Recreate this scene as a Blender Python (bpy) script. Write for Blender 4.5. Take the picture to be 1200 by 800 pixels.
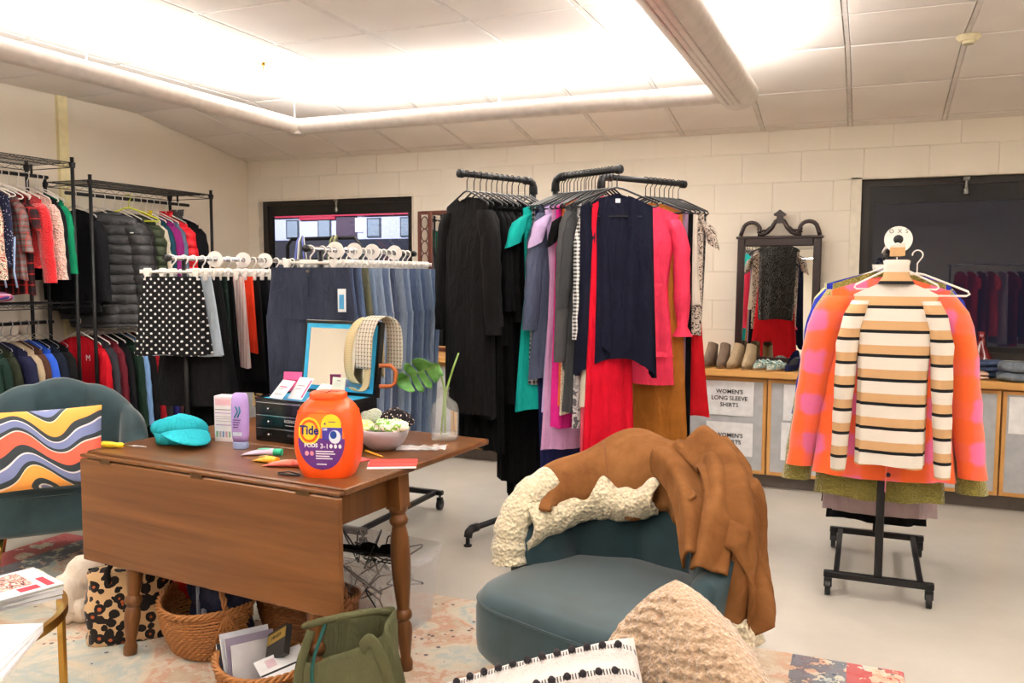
import bpy, math, random
from mathutils import Vector, Matrix, noise
R_ = math.radians
random.seed(7)
sc = bpy.context.scene
COL = sc.collection
for o in list(bpy.data.objects): bpy.data.objects.remove(o)

# ------------------------------------------------------------ camera, world, light, exposure
YAW, PIT, ROLL = R_(22.61), R_(4.49), R_(.17)
fw = Vector((-math.sin(YAW)*math.cos(PIT), math.cos(YAW)*math.cos(PIT), -math.sin(PIT)))
r0 = Vector((math.cos(YAW), math.sin(YAW), 0)); u0 = r0.cross(fw)
rt = r0*math.cos(ROLL)+u0*math.sin(ROLL); up = u0*math.cos(ROLL)-r0*math.sin(ROLL)
cd = bpy.data.cameras.new('camera'); cam = bpy.data.objects.new('camera', cd); COL.objects.link(cam)
cam.matrix_world = Matrix(((rt.x, up.x, -fw.x, 0), (rt.y, up.y, -fw.y, 0), (rt.z, up.z, -fw.z, 1.5), (0, 0, 0, 1)))
cd.sensor_width = 36; cd.lens = 993/1200*36; cd.clip_start = .05
sc.camera = cam
w = bpy.data.worlds.new('world'); sc.world = w; w.use_nodes = True
w.node_tree.nodes['Background'].inputs[0].default_value = (.012, .016, .03, 1)
w.node_tree.nodes['Background'].inputs[1].default_value = 1
sc.view_settings.view_transform = 'Standard'; sc.view_settings.look = 'None'
sc.view_settings.gamma = 1; sc.view_settings.use_curve_mapping = False
sc.view_settings.exposure = 0.0
sc.cycles.max_bounces = 10; sc.cycles.diffuse_bounces = 5; sc.cycles.transparent_max_bounces = 16
sc.cycles.caustics_reflective = False; sc.cycles.caustics_refractive = False
WARM = (1, .955, .905)
def area(name, loc, sx, sy, power, rot=(0, 0, 0), col=WARM):
    l = bpy.data.lights.new(name, 'AREA'); l.shape = 'RECTANGLE'; l.size = sx; l.size_y = sy; l.energy = power; l.color = col
    o = bpy.data.objects.new(name, l); o.location = loc; o.rotation_euler = rot; COL.objects.link(o); return o
# lamps lying in the open tops of the hanging tube fixture (it runs round the room)
UP = (math.pi, 0, 0)
TZ = 2.55
PW = 27
area('lamp_left_run', (-3.77, 2.0, TZ+.045), .07, 6.0, PW*6, UP)
area('lamp_back_run', (-2.26, 5.06, TZ+.045), 2.8, .07, PW*2.8, UP)
area('lamp_right_run', (-.72, 2.0, TZ+.075), .13, 6.0, PW*7, UP)
area('lamp_front_run', (-2.26, -1.2, TZ+.045), 2.8, .07, PW*2.8, UP)
area('lamp_far_side_run', (2.3, 2.0, TZ+.045), .1, 6.0, PW*6, UP)
# downward fill added below every run to brighten the room; right underside is perforated
area('lamp_right_down', (-.72, 1.6, TZ-.125), .13, 5.6, 34)
area('lamp_left_down', (-3.77, 2.0, TZ-.08), .07, 5.5, 32)
area('lamp_back_down', (-2.26, 5.06, TZ-.08), 2.8, .07, 20)
area('lamp_front_down', (-2.26, -1.2, TZ-.08), 2.8, .07, 24)
area('lamp_far_side_down', (2.3, 2.0, TZ-.08), .1, 5.5, 44)
area('lamp_outside', (-17.0, 18.0, 6.0), 6, 1, 2200, (R_(62), 0, 0), (.85, .88, 1))

# ------------------------------------------------------------ helpers
def lnk(o, parent=None):
    COL.objects.link(o)
    if parent is not None: o.parent = parent
    return o
def tag(o, label=None, cat=None, group=None, kind=None):
    if label: o['label'] = label
    if cat: o['category'] = cat
    if group: o['group'] = group
    if kind: o['kind'] = kind
    return o
def empty(name, loc=(0, 0, 0), rz=0, label=None, cat=None, group=None):
    o = bpy.data.objects.new(name, None); o.location = loc; o.rotation_euler = (0, 0, rz); o.empty_display_size = .05
    lnk(o); return tag(o, label, cat, group)
def copy_tree(o, parent=None, loc=None, rz=None, label=None, group=None):
    c = o.copy(); COL.objects.link(c)
    if parent is not None: c.parent = parent
    if loc is not None: c.location = loc
    if rz is not None: c.rotation_euler = (c.rotation_euler[0], c.rotation_euler[1], rz)
    if label: c['label'] = label
    if group: c['group'] = group
    for ch in [x for x in KIDS.get(o.name, [])]: 
        d = copy_tree(ch, c)
        KIDS.setdefault(c.name, []).append(d)
    return c
KIDS = {}
class MB:
    def __init__(s): s.v = []; s.f = []
    def add(s, v, f):
        n = len(s.v); s.v += [tuple(p) for p in v]; s.f += [tuple(i+n for i in q) for q in f]; return s
    def box(s, x0, x1, y0, y1, z0, z1, ch=0, M=None):
        if ch <= 0:
            v = [(x, y, z) for x in (x0, x1) for y in (y0, y1) for z in (z0, z1)]
            f = [(0, 1, 3, 2), (4, 6, 7, 5), (0, 4, 5, 1), (2, 3, 7, 6), (0, 2, 6, 4), (1, 5, 7, 3)]
            if M: v = [M @ Vector(p) for p in v]
            return s.add(v, f)
        bm_v = []; f = []
        c = ch
        # chamfered box: loops along z
        def ring(ax, z):
            return [(x0+ax+c, y0+ax, z), (x1-ax-c, y0+ax, z), (x1-ax, y0+ax+c, z), (x1-ax, y1-ax-c, z),
                    (x1-ax-c, y1-ax, z), (x0+ax+c, y1-ax, z), (x0+ax, y1-ax-c, z), (x0+ax, y0+ax+c, z)]
        L = [ring(c, z0), ring(0, z0+c), ring(0, z1-c), ring(c, z1)]
        return s.loft(L, True, True, M=M)
    def loft(s, loops, cap0=True, cap1=True, closed=True, M=None):
        n = len(loops[0]); v = [p for l in loops for p in l]; f = []
        for k in range(len(loops)-1):
            for i in range(n if closed else n-1):
                j = (i+1) % n
                f.append((k*n+i, k*n+j, (k+1)*n+j, (k+1)*n+i))
        if cap0: f.append(tuple(range(n))[::-1])
        if cap1: f.append(tuple((len(loops)-1)*n+i for i in range(n)))
        if M: v = [M @ Vector(p) for p in v]
        return s.add(v, f)
    def grid(s, fn, nu, nv, closed=False):
        v = [fn(i/(nu if closed else nu), j/nv) for j in range(nv+1) for i in range(nu if closed else nu+1)]
        m = nu if closed else nu+1; f = []
        for j in range(nv):
            for i in range(nu):
                a = j*m+i; b = j*m+(i+1) % m
                f.append((a, b, b+m, a+m))
        return s.add(v, f)
    def tube(s, pts, r, n=8, caps=True, sx=1, up=None, closed=False):
        pts = [Vector(p) for p in pts]; L = []; N = len(pts)
        rr = r if hasattr(r, '__len__') else [r]*N
        prev = None
        for i, p in enumerate(pts):
            if closed: t = (pts[(i+1) % N]-pts[i-1])
            else: t = (pts[min(i+1, N-1)]-pts[max(i-1, 0)])
            t = t.normalized() if t.length > 1e-9 else Vector((0, 0, 1))
            if prev is None:
                a = Vector(up) if up else (Vector((0, 0, 1)) if abs(t.z) < .9 else Vector((1, 0, 0)))
            else: a = prev
            a = (a-t*a.dot(t)); a = a.normalized() if a.length > 1e-6 else t.orthogonal().normalized(); prev = a; b = t.cross(a)
            L.append([p+(a*math.cos(k*2*math.pi/n)+b*math.sin(k*2*math.pi/n)*sx)*rr[i] for k in range(n)])
        if closed: L.append(L[0]); caps = False
        return s.loft(L, caps, caps)
    def lathe(s, prof, n=20, c=(0, 0, 0), cap0=True, cap1=True, sx=1, sy=1):
        L = [[(c[0]+r*sx*math.cos(k*2*math.pi/n), c[1]+r*sy*math.sin(k*2*math.pi/n), c[2]+z) for k in range(n)] for r, z in prof]
        return s.loft(L, cap0, cap1)
    def mesh(s, name, smooth=True):
        me = bpy.data.meshes.new(name); me.from_pydata(s.v, [], s.f)
        if smooth:
            me.shade_smooth()
        me.update(); return me
    def build(s, name, m, parent=None, smooth=True, loc=None, rz=0, sharp=None, sub=0, solid=0):
        me = s.mesh(name, smooth); 
        if smooth and sharp is not None:
            try: me.set_sharp_from_angle(angle=R_(sharp))
            except Exception: pass
        if m: me.materials.append(m)
        o = bpy.data.objects.new(name, me)
        if loc is not None: o.location = loc
        if rz: o.rotation_euler = (0, 0, rz)
        lnk(o, parent)
        if parent is not None: KIDS.setdefault(parent.name, []).append(o)
        if solid:
            d = o.modifiers.new('solid', 'SOLIDIFY'); d.thickness = solid; d.offset = 0
        if sub:
            d = o.modifiers.new('sub', 'SUBSURF'); d.levels = sub; d.render_levels = sub
        return o
def inst(me, name, parent, loc=(0, 0, 0), rz=0, rot=None):
    o = bpy.data.objects.new(name, me); o.location = loc; o.rotation_euler = rot or (0, 0, rz); lnk(o, parent)
    if parent is not None: KIDS.setdefault(parent.name, []).append(o)
    return o
def rrect(w, d, r, n=4):
    P = []
    for cx, cy, a0 in ((w-r, d-r, 0), (-w+r, d-r, 90), (-w+r, -d+r, 180), (w-r, -d+r, 270)):
        for k in range(n+1):
            a = R_(a0+90*k/n); P.append((cx+r*math.cos(a), cy+r*math.sin(a)))
    return P
def text(body, size, m, parent, loc, rot, name='lettering', align='CENTER', ext=.0004, warp=None, sp=1.0, bold=0, sx=1):
    cu = bpy.data.curves.new('t', 'FONT'); cu.body = body; cu.size = size; cu.align_x = align; cu.align_y = 'CENTER'; cu.extrude = ext
    cu.space_line = sp; cu.offset = bold; cu.resolution_u = 3
    o = bpy.data.objects.new('t', cu); COL.objects.link(o)
    me = bpy.data.meshes.new_from_object(o); bpy.data.objects.remove(o); bpy.data.curves.remove(cu)
    if sx != 1:
        for v in me.vertices: v.co.x *= sx
    if warp:
        for v in me.vertices: v.co = warp(v.co)
    me.name = name; me.materials.clear(); me.materials.append(m)
    q = bpy.data.objects.new(name, me); q.location = loc; q.rotation_euler = rot; lnk(q, parent)
    KIDS.setdefault(parent.name, []).append(q)
    return q

# ------------------------------------------------------------ materials
class NT:
    def __init__(s, name):
        s.m = bpy.data.materials.new(name); s.m.use_nodes = True; s.t = s.m.node_tree; s.b = s.t.nodes['Principled BSDF']
        s.tc = None
    def n(s, ty, **kw):
        x = s.t.nodes.new(ty)
        for k, v in kw.items(): setattr(x, k, v)
        return x
    def l(s, a, b): s.t.links.new(a, b)
    def co(s, scale=(1, 1, 1), rot=(0, 0, 0), loc=(0, 0, 0)):
        if s.tc is None: s.tc = s.n('ShaderNodeTexCoord')
        mp = s.n('ShaderNodeMapping'); mp.inputs['Scale'].default_value = scale; mp.inputs['Rotation'].default_value = rot; mp.inputs['Location'].default_value = loc
        s.l(s.tc.outputs['Object'], mp.inputs[0]); return mp.outputs[0]
    def ma(s, op, a, b=0, c=None):
        x = s.n('ShaderNodeMath', operation=op)
        for i, q in enumerate((a, b) if c is None else (a, b, c)):
            if isinstance(q, (int, float)): x.inputs[i].default_value = q
            else: s.l(q, x.inputs[i])
        return x.outputs[0]
    def xyz(s, v):
        x = s.n('ShaderNodeSeparateXYZ'); s.l(v, x.inputs[0]); return x.outputs
    def noise(s, v, scale=5, detail=2, rough=.5, dist=0):
        x = s.n('ShaderNodeTexNoise'); x.inputs['Scale'].default_value = scale; x.inputs['Detail'].default_value = detail
        x.inputs['Roughness'].default_value = rough; x.inputs['Distortion'].default_value = dist
        if v is not None: s.l(v, x.inputs['Vector'])
        return x.outputs['Fac']
    def vor(s, v, scale=5, out='Distance', feature='F1', rnd=1):
        x = s.n('ShaderNodeTexVoronoi', feature=feature); x.inputs['Scale'].default_value = scale
        x.inputs['Randomness'].default_value = rnd
        if v is not None: s.l(v, x.inputs['Vector'])
        return x.outputs[out]
    def ramp(s, fac, stops, const=False):
        x = s.n('ShaderNodeValToRGB'); r = x.color_ramp
        if const: r.interpolation = 'CONSTANT'
        while len(r.elements) < len(stops): r.elements.new(.5)
        for e, (p, c) in zip(r.elements, stops): e.position = p; e.color = tuple(c)+(1,) if len(c) == 3 else c
        s.l(fac, x.inputs[0]); return x.outputs[0]
    def mix(s, fac, a, b):
        x = s.n('ShaderNodeMix', data_type='RGBA')
        for i, q in ((0, fac), (6, a), (7, b)):
            if isinstance(q, (int, float)): x.inputs[i].default_value = q
            elif isinstance(q, (tuple, list)): x.inputs[i].default_value = tuple(q)+(1,) if len(q) == 3 else q
            else: s.l(q, x.inputs[i])
        return x.outputs[2]
    def bump(s, h, st=.3, dist=.005):
        x = s.n('ShaderNodeBump'); x.inputs['Strength'].default_value = st; x.inputs['Distance'].default_value = dist
        s.l(h, x.inputs['Height']); s.l(x.outputs[0], s.b.inputs['Normal'])
    def set(s, col=None, rough=.6, metal=0, spec=.5, sheen=0, trans=0, ior=1.45, alpha=1, emit=0, coat=0):
        b = s.b
        if col is not None:
            if isinstance(col, (tuple, list)): b.inputs['Base Color'].default_value = tuple(col)+(1,) if len(col) == 3 else col
            else: s.l(col, b.inputs['Base Color'])
        b.inputs['Roughness'].default_value = rough; b.inputs['Metallic'].default_value = metal
        b.inputs['Specular IOR Level'].default_value = spec; b.inputs['Sheen Weight'].default_value = sheen
        b.inputs['Transmission Weight'].default_value = trans; b.inputs['IOR'].default_value = ior; b.inputs['Alpha'].default_value = alpha
        b.inputs['Coat Weight'].default_value = coat
        if emit:
            b.inputs['Emission Strength'].default_value = emit
            b.inputs['Emission Color'].default_value = tuple(col)+(1,) if isinstance(col, (tuple, list)) else (1, 1, 1, 1)
        return s.m
def srgb(r, g, b):
    return tuple(((c/255)/12.92 if c/255 <= .04045 else ((c/255+.055)/1.055)**2.4) for c in (r, g, b))
_mc = {}
def plain(name, rgb, rough=.5, metal=0, spec=.5, **kw):
    k = ('p', name)
    if k not in _mc:
        t = NT(name); n = t.noise(t.co(), 18, 3)
        c = srgb(*rgb); t.set(t.ramp(n, [(.3, tuple(x*.9 for x in c)), (.7, tuple(min(1, x*1.06) for x in c))]), rough, metal, spec, **kw); _mc[k] = t.m
    return _mc[k]
def fab(rgb, rough=.85, sheen=.15, weave=1400, name='cloth'):
    "plain woven cloth: slight mottling, fine weave relief"
    k = ('f', rgb, rough)
    if k not in _mc:
        t = NT(name); v = t.co(); c = srgb(*rgb)
        n = t.noise(v, 9, 4, .6)
        t.set(t.ramp(n, [(.25, tuple(x*.82 for x in c)), (.75, tuple(min(1, x*1.1) for x in c))]), rough, 0, .12)
        t.bump(t.ma('ADD', t.ma('MULTIPLY', t.noise(t.co((1, 1, .28)), 17, 3, .55, .8), 6), t.ma('MULTIPLY', t.noise(v, 260, 2), .3)), .55, .006); _mc[k] = t.m
    return _mc[k]
def denim(rgb, fade=.35):
    k = ('d', rgb)
    if k not in _mc:
        g_ = sum(rgb)/3; rgb = tuple(q*.78+g_*.22 for q in rgb); t = NT('denim'); v = t.co(); c = srgb(*rgb)
        n = t.noise(t.co((1, 1, .35)), 9, 5, .6); f = t.noise(t.co((1, 1, .15)), 220, 2, .6)
        a = t.ramp(n, [(.3, tuple(x*.7 for x in c)), (.72, tuple(min(1, x*(1+fade)+.02) for x in c))])
        t.set(t.mix(t.ma('MULTIPLY', f, .45), a, tuple(min(1, x*1.5+.03) for x in c)), .85, 0, .2)
        t.bump(t.ma('ADD', t.ma('MULTIPLY', t.noise(t.co((1, 1, .35)), 20, 3, .6, .9), 5), t.ma('MULTIPLY', f, .4)), .5, .006); _mc[k] = t.m
    return _mc[k]
def dots(bg, fg, sc_=28, r=.26):
    t = NT('polka_dot_cloth'); x, y, z = t.xyz(t.co((sc_, sc_, sc_)))
    u = t.ma('ADD', x, z); v = t.ma('SUBTRACT', x, z)
    fu = t.ma('SUBTRACT', t.ma('FRACT', t.ma('MULTIPLY', u, .5)), .5); fv = t.ma('SUBTRACT', t.ma('FRACT', t.ma('MULTIPLY', v, .5)), .5)
    d = t.ma('ADD', t.ma('MULTIPLY', fu, fu), t.ma('MULTIPLY', fv, fv))
    m = t.ma('LESS_THAN', d, r*r); t.set(t.mix(m, srgb(*bg), srgb(*fg)), .8, 0, .25); return t.m
def plaid(bg, c1, c2, s1=9, s2=9, name='plaid_cloth', w1=.5, w2=.12, soft=False):
    t = NT(name); x, y, z = t.xyz(t.co())
    def band(q, s, w): return t.ma('LESS_THAN', t.ma('FRACT', t.ma('MULTIPLY', t.ma('ADD', q, 5), s)), w)
    a = t.ma('MULTIPLY', t.ma('ADD', band(x, s1, w1), band(z, s2, w1)), .5)
    b = t.ma('MAXIMUM', band(t.ma('ADD', x, .02), s1, w2), band(t.ma('ADD', z, .03), s2, w2))
    c = t.mix(a, srgb(*bg), srgb(*c1)); t.set(t.mix(t.ma('MULTIPLY', b, .75), c, srgb(*c2)), .85, 0, .25); return t.m
def hstripes(stops, period, name='striped_cloth', axis=2, off=0):
    "stops: (start fraction, rgb)"
    t = NT(name); q = t.xyz(t.co())[axis]
    f = t.ma('FRACT', t.ma('MULTIPLY', t.ma('ADD', q, 10+off), 1/period))
    t.set(t.ramp(f, [(p, srgb(*c)) for p, c in stops], True), .8, 0, .25); t.bump(t.noise(t.co((1, 1, .1)), 300, 1), .3, .002); return t.m
def speckle(bg, fg, scale=60, thr=.3, name='speckled_cloth'):
    t = NT(name); d = t.vor(t.co(), scale)
    t.set(t.mix(t.ma('LESS_THAN', d, thr), srgb(*bg), srgb(*fg)), .85, 0, .2); return t.m
def blotch(cols, scale=8, name='printed_cloth', dist=1.5, detail=1):
    t = NT(name); n = t.noise(t.co(), scale, detail, .5, dist); k = len(cols)
    t.set(t.ramp(n, [(.28+.44*i/k, srgb(*c)) for i, c in enumerate(cols)], True), .8, 0, .25); return t.m
def leopard(bg=(214, 182, 140), dark=(28, 20, 18), mid=(176, 84, 40), scale=15):
    t = NT('leopard_print_cloth'); v = t.co(); nz = t.noise(v, 26, 2)
    d = t.ma('ADD', t.vor(v, scale), t.ma('MULTIPLY', t.ma('SUBTRACT', nz, .5), .45))
    t.set(t.ramp(d, [(0, srgb(*mid)), (.15, srgb(*dark)), (.54, srgb(*bg))], True), .8, 0, .25, sheen=.2); return t.m
def fluffy(rgb, scale=120, st=.9, name='fleece', dist=.02):
    t = NT(name); v = t.co(); c = srgb(*rgb); n = t.noise(v, scale, 3, .7); d = t.vor(v, scale*.8)
    t.set(t.ramp(n, [(.3, tuple(x*.72 for x in c)), (.65, tuple(min(1, x*1.1) for x in c))]), .95, 0, .1, sheen=.5)
    t.bump(d, st, dist); return t.m
def velvet(rgb):
    t = NT('velvet'); v = t.co(); c = srgb(*rgb); n = t.noise(v, 5, 4, .6, .6)
    t.set(t.ramp(n, [(.3, tuple(x*.72 for x in c)), (.72, tuple(min(1, x*1.35) for x in c))]), .6, 0, .25, sheen=.35)
    t.bump(t.noise(v, 500, 2), .15, .001); return t.m
def wood(c1, c2, name='wood', scale=1, axis=0, rough=.35):
    t = NT(name); s = [14, 14, 14]; s[axis] = .9
    n = t.noise(t.co(tuple(q*scale for q in s)), 1.0, 5, .6, .8); f = t.noise(t.co(tuple((60 if q > 1 else 2)*scale for q in s)), 1, 2)
    k = t.ma('ADD', t.ma('MULTIPLY', n, .8), t.ma('MULTIPLY', f, .2))
    t.set(t.ramp(k, [(.3, srgb(*c1)), (.5, tuple((a+b)/2 for a, b in zip(srgb(*c1), srgb(*c2)))), (.7, srgb(*c2))]), rough, 0, .4)
    t.bump(f, .08, .001); return t.m

BLACKM = plain('black_metal', (24, 24, 26), .45, .3)
PIPE = plain('black_iron_pipe', (38, 38, 40), .5, .4)
WHITEP = plain('white_plastic', (243, 238, 232), .35)
BLACKP = plain('black_plastic', (20, 20, 22), .35)
CHROME = plain('chrome', (200, 200, 205), .15, 1)
BRASS = plain('brass', (196, 160, 78), .25, 1)
PAPER = plain('white_paper', (236, 236, 238), .6)
INK = plain('black_ink', (22, 22, 24), .6)

# ------------------------------------------------------------ the setting
XL, XR, YB, YF = -5.54, 4.2, 6.65, -3.0
ZC, ZW, YFOLD = 2.808, 2.573, 5.29
def struct(name, mb, m, parent=None, **kw):
    o = mb.build(name, m, parent, **kw)
    if parent is None: o['kind'] = 'structure'
    return o
def m_floor():
    t = NT('waxed_vinyl_floor'); v = t.co(); n = t.noise(v, 1.6, 4, .6); s = t.noise(v, 40, 3)
    c = t.ramp(n, [(.3, srgb(192, 187, 177)), (.7, srgb(206, 202, 192))])
    t.set(t.mix(t.ma('MULTIPLY', s, .25), c, srgb(190, 184, 172)), .22, 0, .5); t.bump(n, .05, .01); return t.m
struct('floor', MB().box(XL-.1, XR+.1, YF-.1, YB+.1, -.1, 0), m_floor(), smooth=False)
def m_wall(rgb=(229, 221, 207)):
    t = NT('painted_wall'); v = t.co(); c = srgb(*rgb); n = t.noise(v, 2.5, 3)
    t.set(t.ramp(n, [(.3, tuple(x*.97 for x in c)), (.7, tuple(min(1, x*1.02) for x in c))]), .6, 0, .3)
    t.bump(t.noise(v, 220, 3), .12, .002); return t.m
WALL = m_wall(); WALL2 = m_wall((231, 222, 206))
# back wall: mortar bed with window openings, painted blocks laid proud of it
W1 = (-5.42, -3.72, .90, 2.215); W2 = (-.12, 2.9, .90, 2.205)
wb = MB()
xs = [XL-.1, W1[0], W1[1], W2[0], W2[1], XR+.1]
for i in range(5):
    if i in (1, 3):
        W = W1 if i == 1 else W2
        wb.box(xs[i], xs[i+1], YB+.003, YB+.25, 0, W[2]); wb.box(xs[i], xs[i+1], YB+.003, YB+.25, W[3], 2.95)
    else: wb.box(xs[i], xs[i+1], YB+.003, YB+.25, 0, 2.95)
wall_b = struct('wall_back', wb, WALL, smooth=False)
BH, BL = .2205, .424
bme = {}
def block(x0, x1, z0, z1):
    g = .0012; k = (round(x1-x0, 3), round(z1-z0, 3))
    if k not in bme:
        a, b = (x1-x0)/2-g, (z1-z0)/2-g; c = .0016
        v = [(-a, 0, -b), (a, 0, -b), (a, 0, b), (-a, 0, b), (-a+c, -.004, -b+c), (a-c, -.004, -b+c), (a-c, -.004, b-c), (-a+c, -.004, b-c)]
        f = [(4, 5, 6, 7), (0, 1, 5, 4), (1, 2, 6, 5), (2, 3, 7, 6), (3, 0, 4, 7)]
        me = MB().add(v, f).mesh('wall_block', False); me.materials.append(WALL); bme[k] = me
    inst(bme[k], 'wall_block', wall_b, ((x0+x1)/2, YB+.003, (z0+z1)/2))
zj = 2.19-BH*5
zz = [0.867]+[2.19-BH*k for k in range(5, -1, -1)]+[2.19+BH, ZW+.03]
for r in range(len(zz)-1):
    z0, z1 = zz[r], zz[r+1]
    off = -.89 if (r % 2 == 0) else -1.09
    if r == len(zz)-2: off = -.7
    k = -12
    while True:
        x0 = off+BL*k; x1 = x0+BL; k += 1
        if x0 > 3.2: break
        if x1 < XL+.02: continue
        x0 = max(x0, XL); segs = [(x0, x1)]
        for W in (W1, W2):
            if z1 > W[2]+.01 and z0 < W[3]-.03:
                ns = []
                for a, b in segs:
                    if b <= W[0] or a >= W[1]: ns.append((a, b)); continue
                    if a < W[0]-.02: ns.append((a, W[0]))
                    if b > W[1]+.02: ns.append((W[1], b))
                segs = ns
        for a, b in segs: block(a, b, z0, min(z1, ZW+.03))
wl = MB().box(XL-.15, XL, YF-.1, YB+.1, 0, 2.95)
wall_l = struct('wall_left', wl, WALL2, smooth=False)
struct('trim_1', MB().box(XL, XL+.03, 4.56, 4.64, 0, ZC), plain('painted_trim', (238, 226, 180), .5), smooth=False)
struct('wall_right', MB().box(XR, XR+.15, YF-.1, YB+.1, 0, 2.95), WALL2, smooth=False)
struct('wall_front', MB().box(XL-.1, XR+.1, YF-.15, YF, 0, 2.95), WALL2, smooth=False)
# ceiling: slab plus lay-in tiles; the last bay slopes down to the back wall
GRID = plain('ceiling_grid_metal', (222, 216, 211), .6)
cb = MB().box(XL-.1, XR+.1, YF-.1, YFOLD, ZC+.02, ZC+.14)
SL = (ZW-ZC)/(YB-YFOLD)
cb.loft([[(x, YFOLD, ZC+.02), (x, YB+.2, ZC+.02+SL*(YB+.2-YFOLD)), (x, YB+.2, 3), (x, YFOLD, ZC+.14)] for x in (XL-.1, XR+.1)])
ceil = struct('ceiling', cb, plain('ceiling_plenum', (205, 200, 195), .8), smooth=False)
def m_tile():
    t = NT('ceiling_tile'); v = t.co(); n = t.noise(v, 2, 2)
    t.set(t.ramp(n, [(.3, srgb(228, 222, 217)), (.7, srgb(236, 231, 226))]), .85, 0, .2); t.bump(t.noise(v, 90, 4, .8), .35, .003); return t.m
TILE = m_tile()
TM = {}
def tileme(wx, wy):
    k = (round(wx, 3), round(wy, 3))
    if k not in TM:
        g = .012; a, b = wx/2-g, wy/2-g; e = .006
        v = [(-a, -b, .012), (a, -b, .012), (a, b, .012), (-a, b, .012), (-a+e, -b+e, 0), (a-e, -b+e, 0), (a-e, b-e, 0), (-a+e, b-e, 0)]
        f = [(7, 6, 5, 4), (0, 4, 5, 1), (1, 5, 6, 2), (2, 6, 7, 3), (3, 7, 4, 0)]
        me = MB().add(v, [q[::-1] for q in f]).mesh('ceiling_tile', False); me.materials.append(TILE); TM[k] = me
    return TM[k]
grd = MB()
x0s = [-.14+.6*k for k in range(-9, 8)]
edges = [XL]+[x for x in x0s if XL+.05 < x < XR-.05]+[XR]
rowf = [YFOLD-.62*k for k in range(0, 9)]
slen = math.hypot(YB-YFOLD, ZW-ZC); ang = math.atan2(ZW-ZC, YB-YFOLD)
def sp(y, off=0):
    return (y, ZC+SL*(y-YFOLD)+off)
rows_s = [YFOLD, YFOLD+.62, YFOLD+1.24, YB]
big = MB()
for i in range(len(edges)-1):
    xa, xb = edges[i], edges[i+1]; cx = (xa+xb)/2
    for j in range(len(rowf)-1):
        if xb < 2.6: inst(tileme(xb-xa, .62), 'ceiling_tile', ceil, (cx, (rowf[j]+rowf[j+1])/2, ZC-.004))
    for j in range(3):
        ya, yb = rows_s[j], rows_s[j+1]
        if yb-ya < .05 or xb > 3.0: continue
        y, z = sp((ya+yb)/2, -.004)
        inst(tileme(xb-xa, (yb-ya)/math.cos(ang)), 'ceiling_tile', ceil, (cx, y, z), rot=(ang, 0, 0))
for x in edges[1:-1]:
    grd.box(x-.011, x+.011, YF, YFOLD, ZC-.002, ZC+.02)
    grd.loft([[(x-.011, y, z), (x+.011, y, z), (x+.011, y, z+.02), (x-.011, y, z+.02)] for y, z in (sp(YFOLD, -.002), sp(YB, -.002))])
for y in rowf: grd.box(XL, XR, y-.011, y+.011, ZC-.0018, ZC+.02)
for y in rows_s[1:]:
    yy, z = sp(min(y, YB-.012), -.0018); grd.box(XL, XR, yy-.011, yy+.011, z, z+.02)
g = grd.build('ceiling_grid', GRID, ceil, smooth=False); g['kind'] = 'stuff'
struct('baseboard_left', MB().box(XL, XL+.012, YF, YB, 0, .1), plain('vinyl_base', (70, 66, 62), .5), smooth=False)

# windows
BRONZE = plain('dark_bronze_frame', (46, 42, 40), .4, .4)
def m_glass():
    t = NT('window_glass'); n = t.noise(t.co(), 1.5, 2); t.set((.9, .93, .93), .0, 0, .5, trans=1, ior=1.5); t.bump(n, .01, .002); return t.m
GLASS = m_glass()
def m_pane():
    t = NT('night_window_pane'); a = t.n('ShaderNodeBsdfTransparent'); g = t.n('ShaderNodeBsdfGlossy'); g.inputs['Roughness'].default_value = .015
    f = t.n('ShaderNodeFresnel'); f.inputs[0].default_value = 1.9; mx = t.n('ShaderNodeMixShader'); a.inputs[0].default_value = (.8, .82, .84, 1)
    gm = t.n('ShaderNodeNewGeometry'); t.l(t.ma('MULTIPLY', f.outputs[0], t.ma('SUBTRACT', 1, gm.outputs['Backfacing'])), mx.inputs[0]); t.l(a.outputs[0], mx.inputs[1]); t.l(g.outputs[0], mx.inputs[2])
    o = [x for x in t.t.nodes if x.type == 'OUTPUT_MATERIAL'][0]; t.l(mx.outputs[0], o.inputs[0]); return t.m
PANE = m_pane()
REV = plain('window_reveal', (222, 214, 198), .6)
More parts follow.
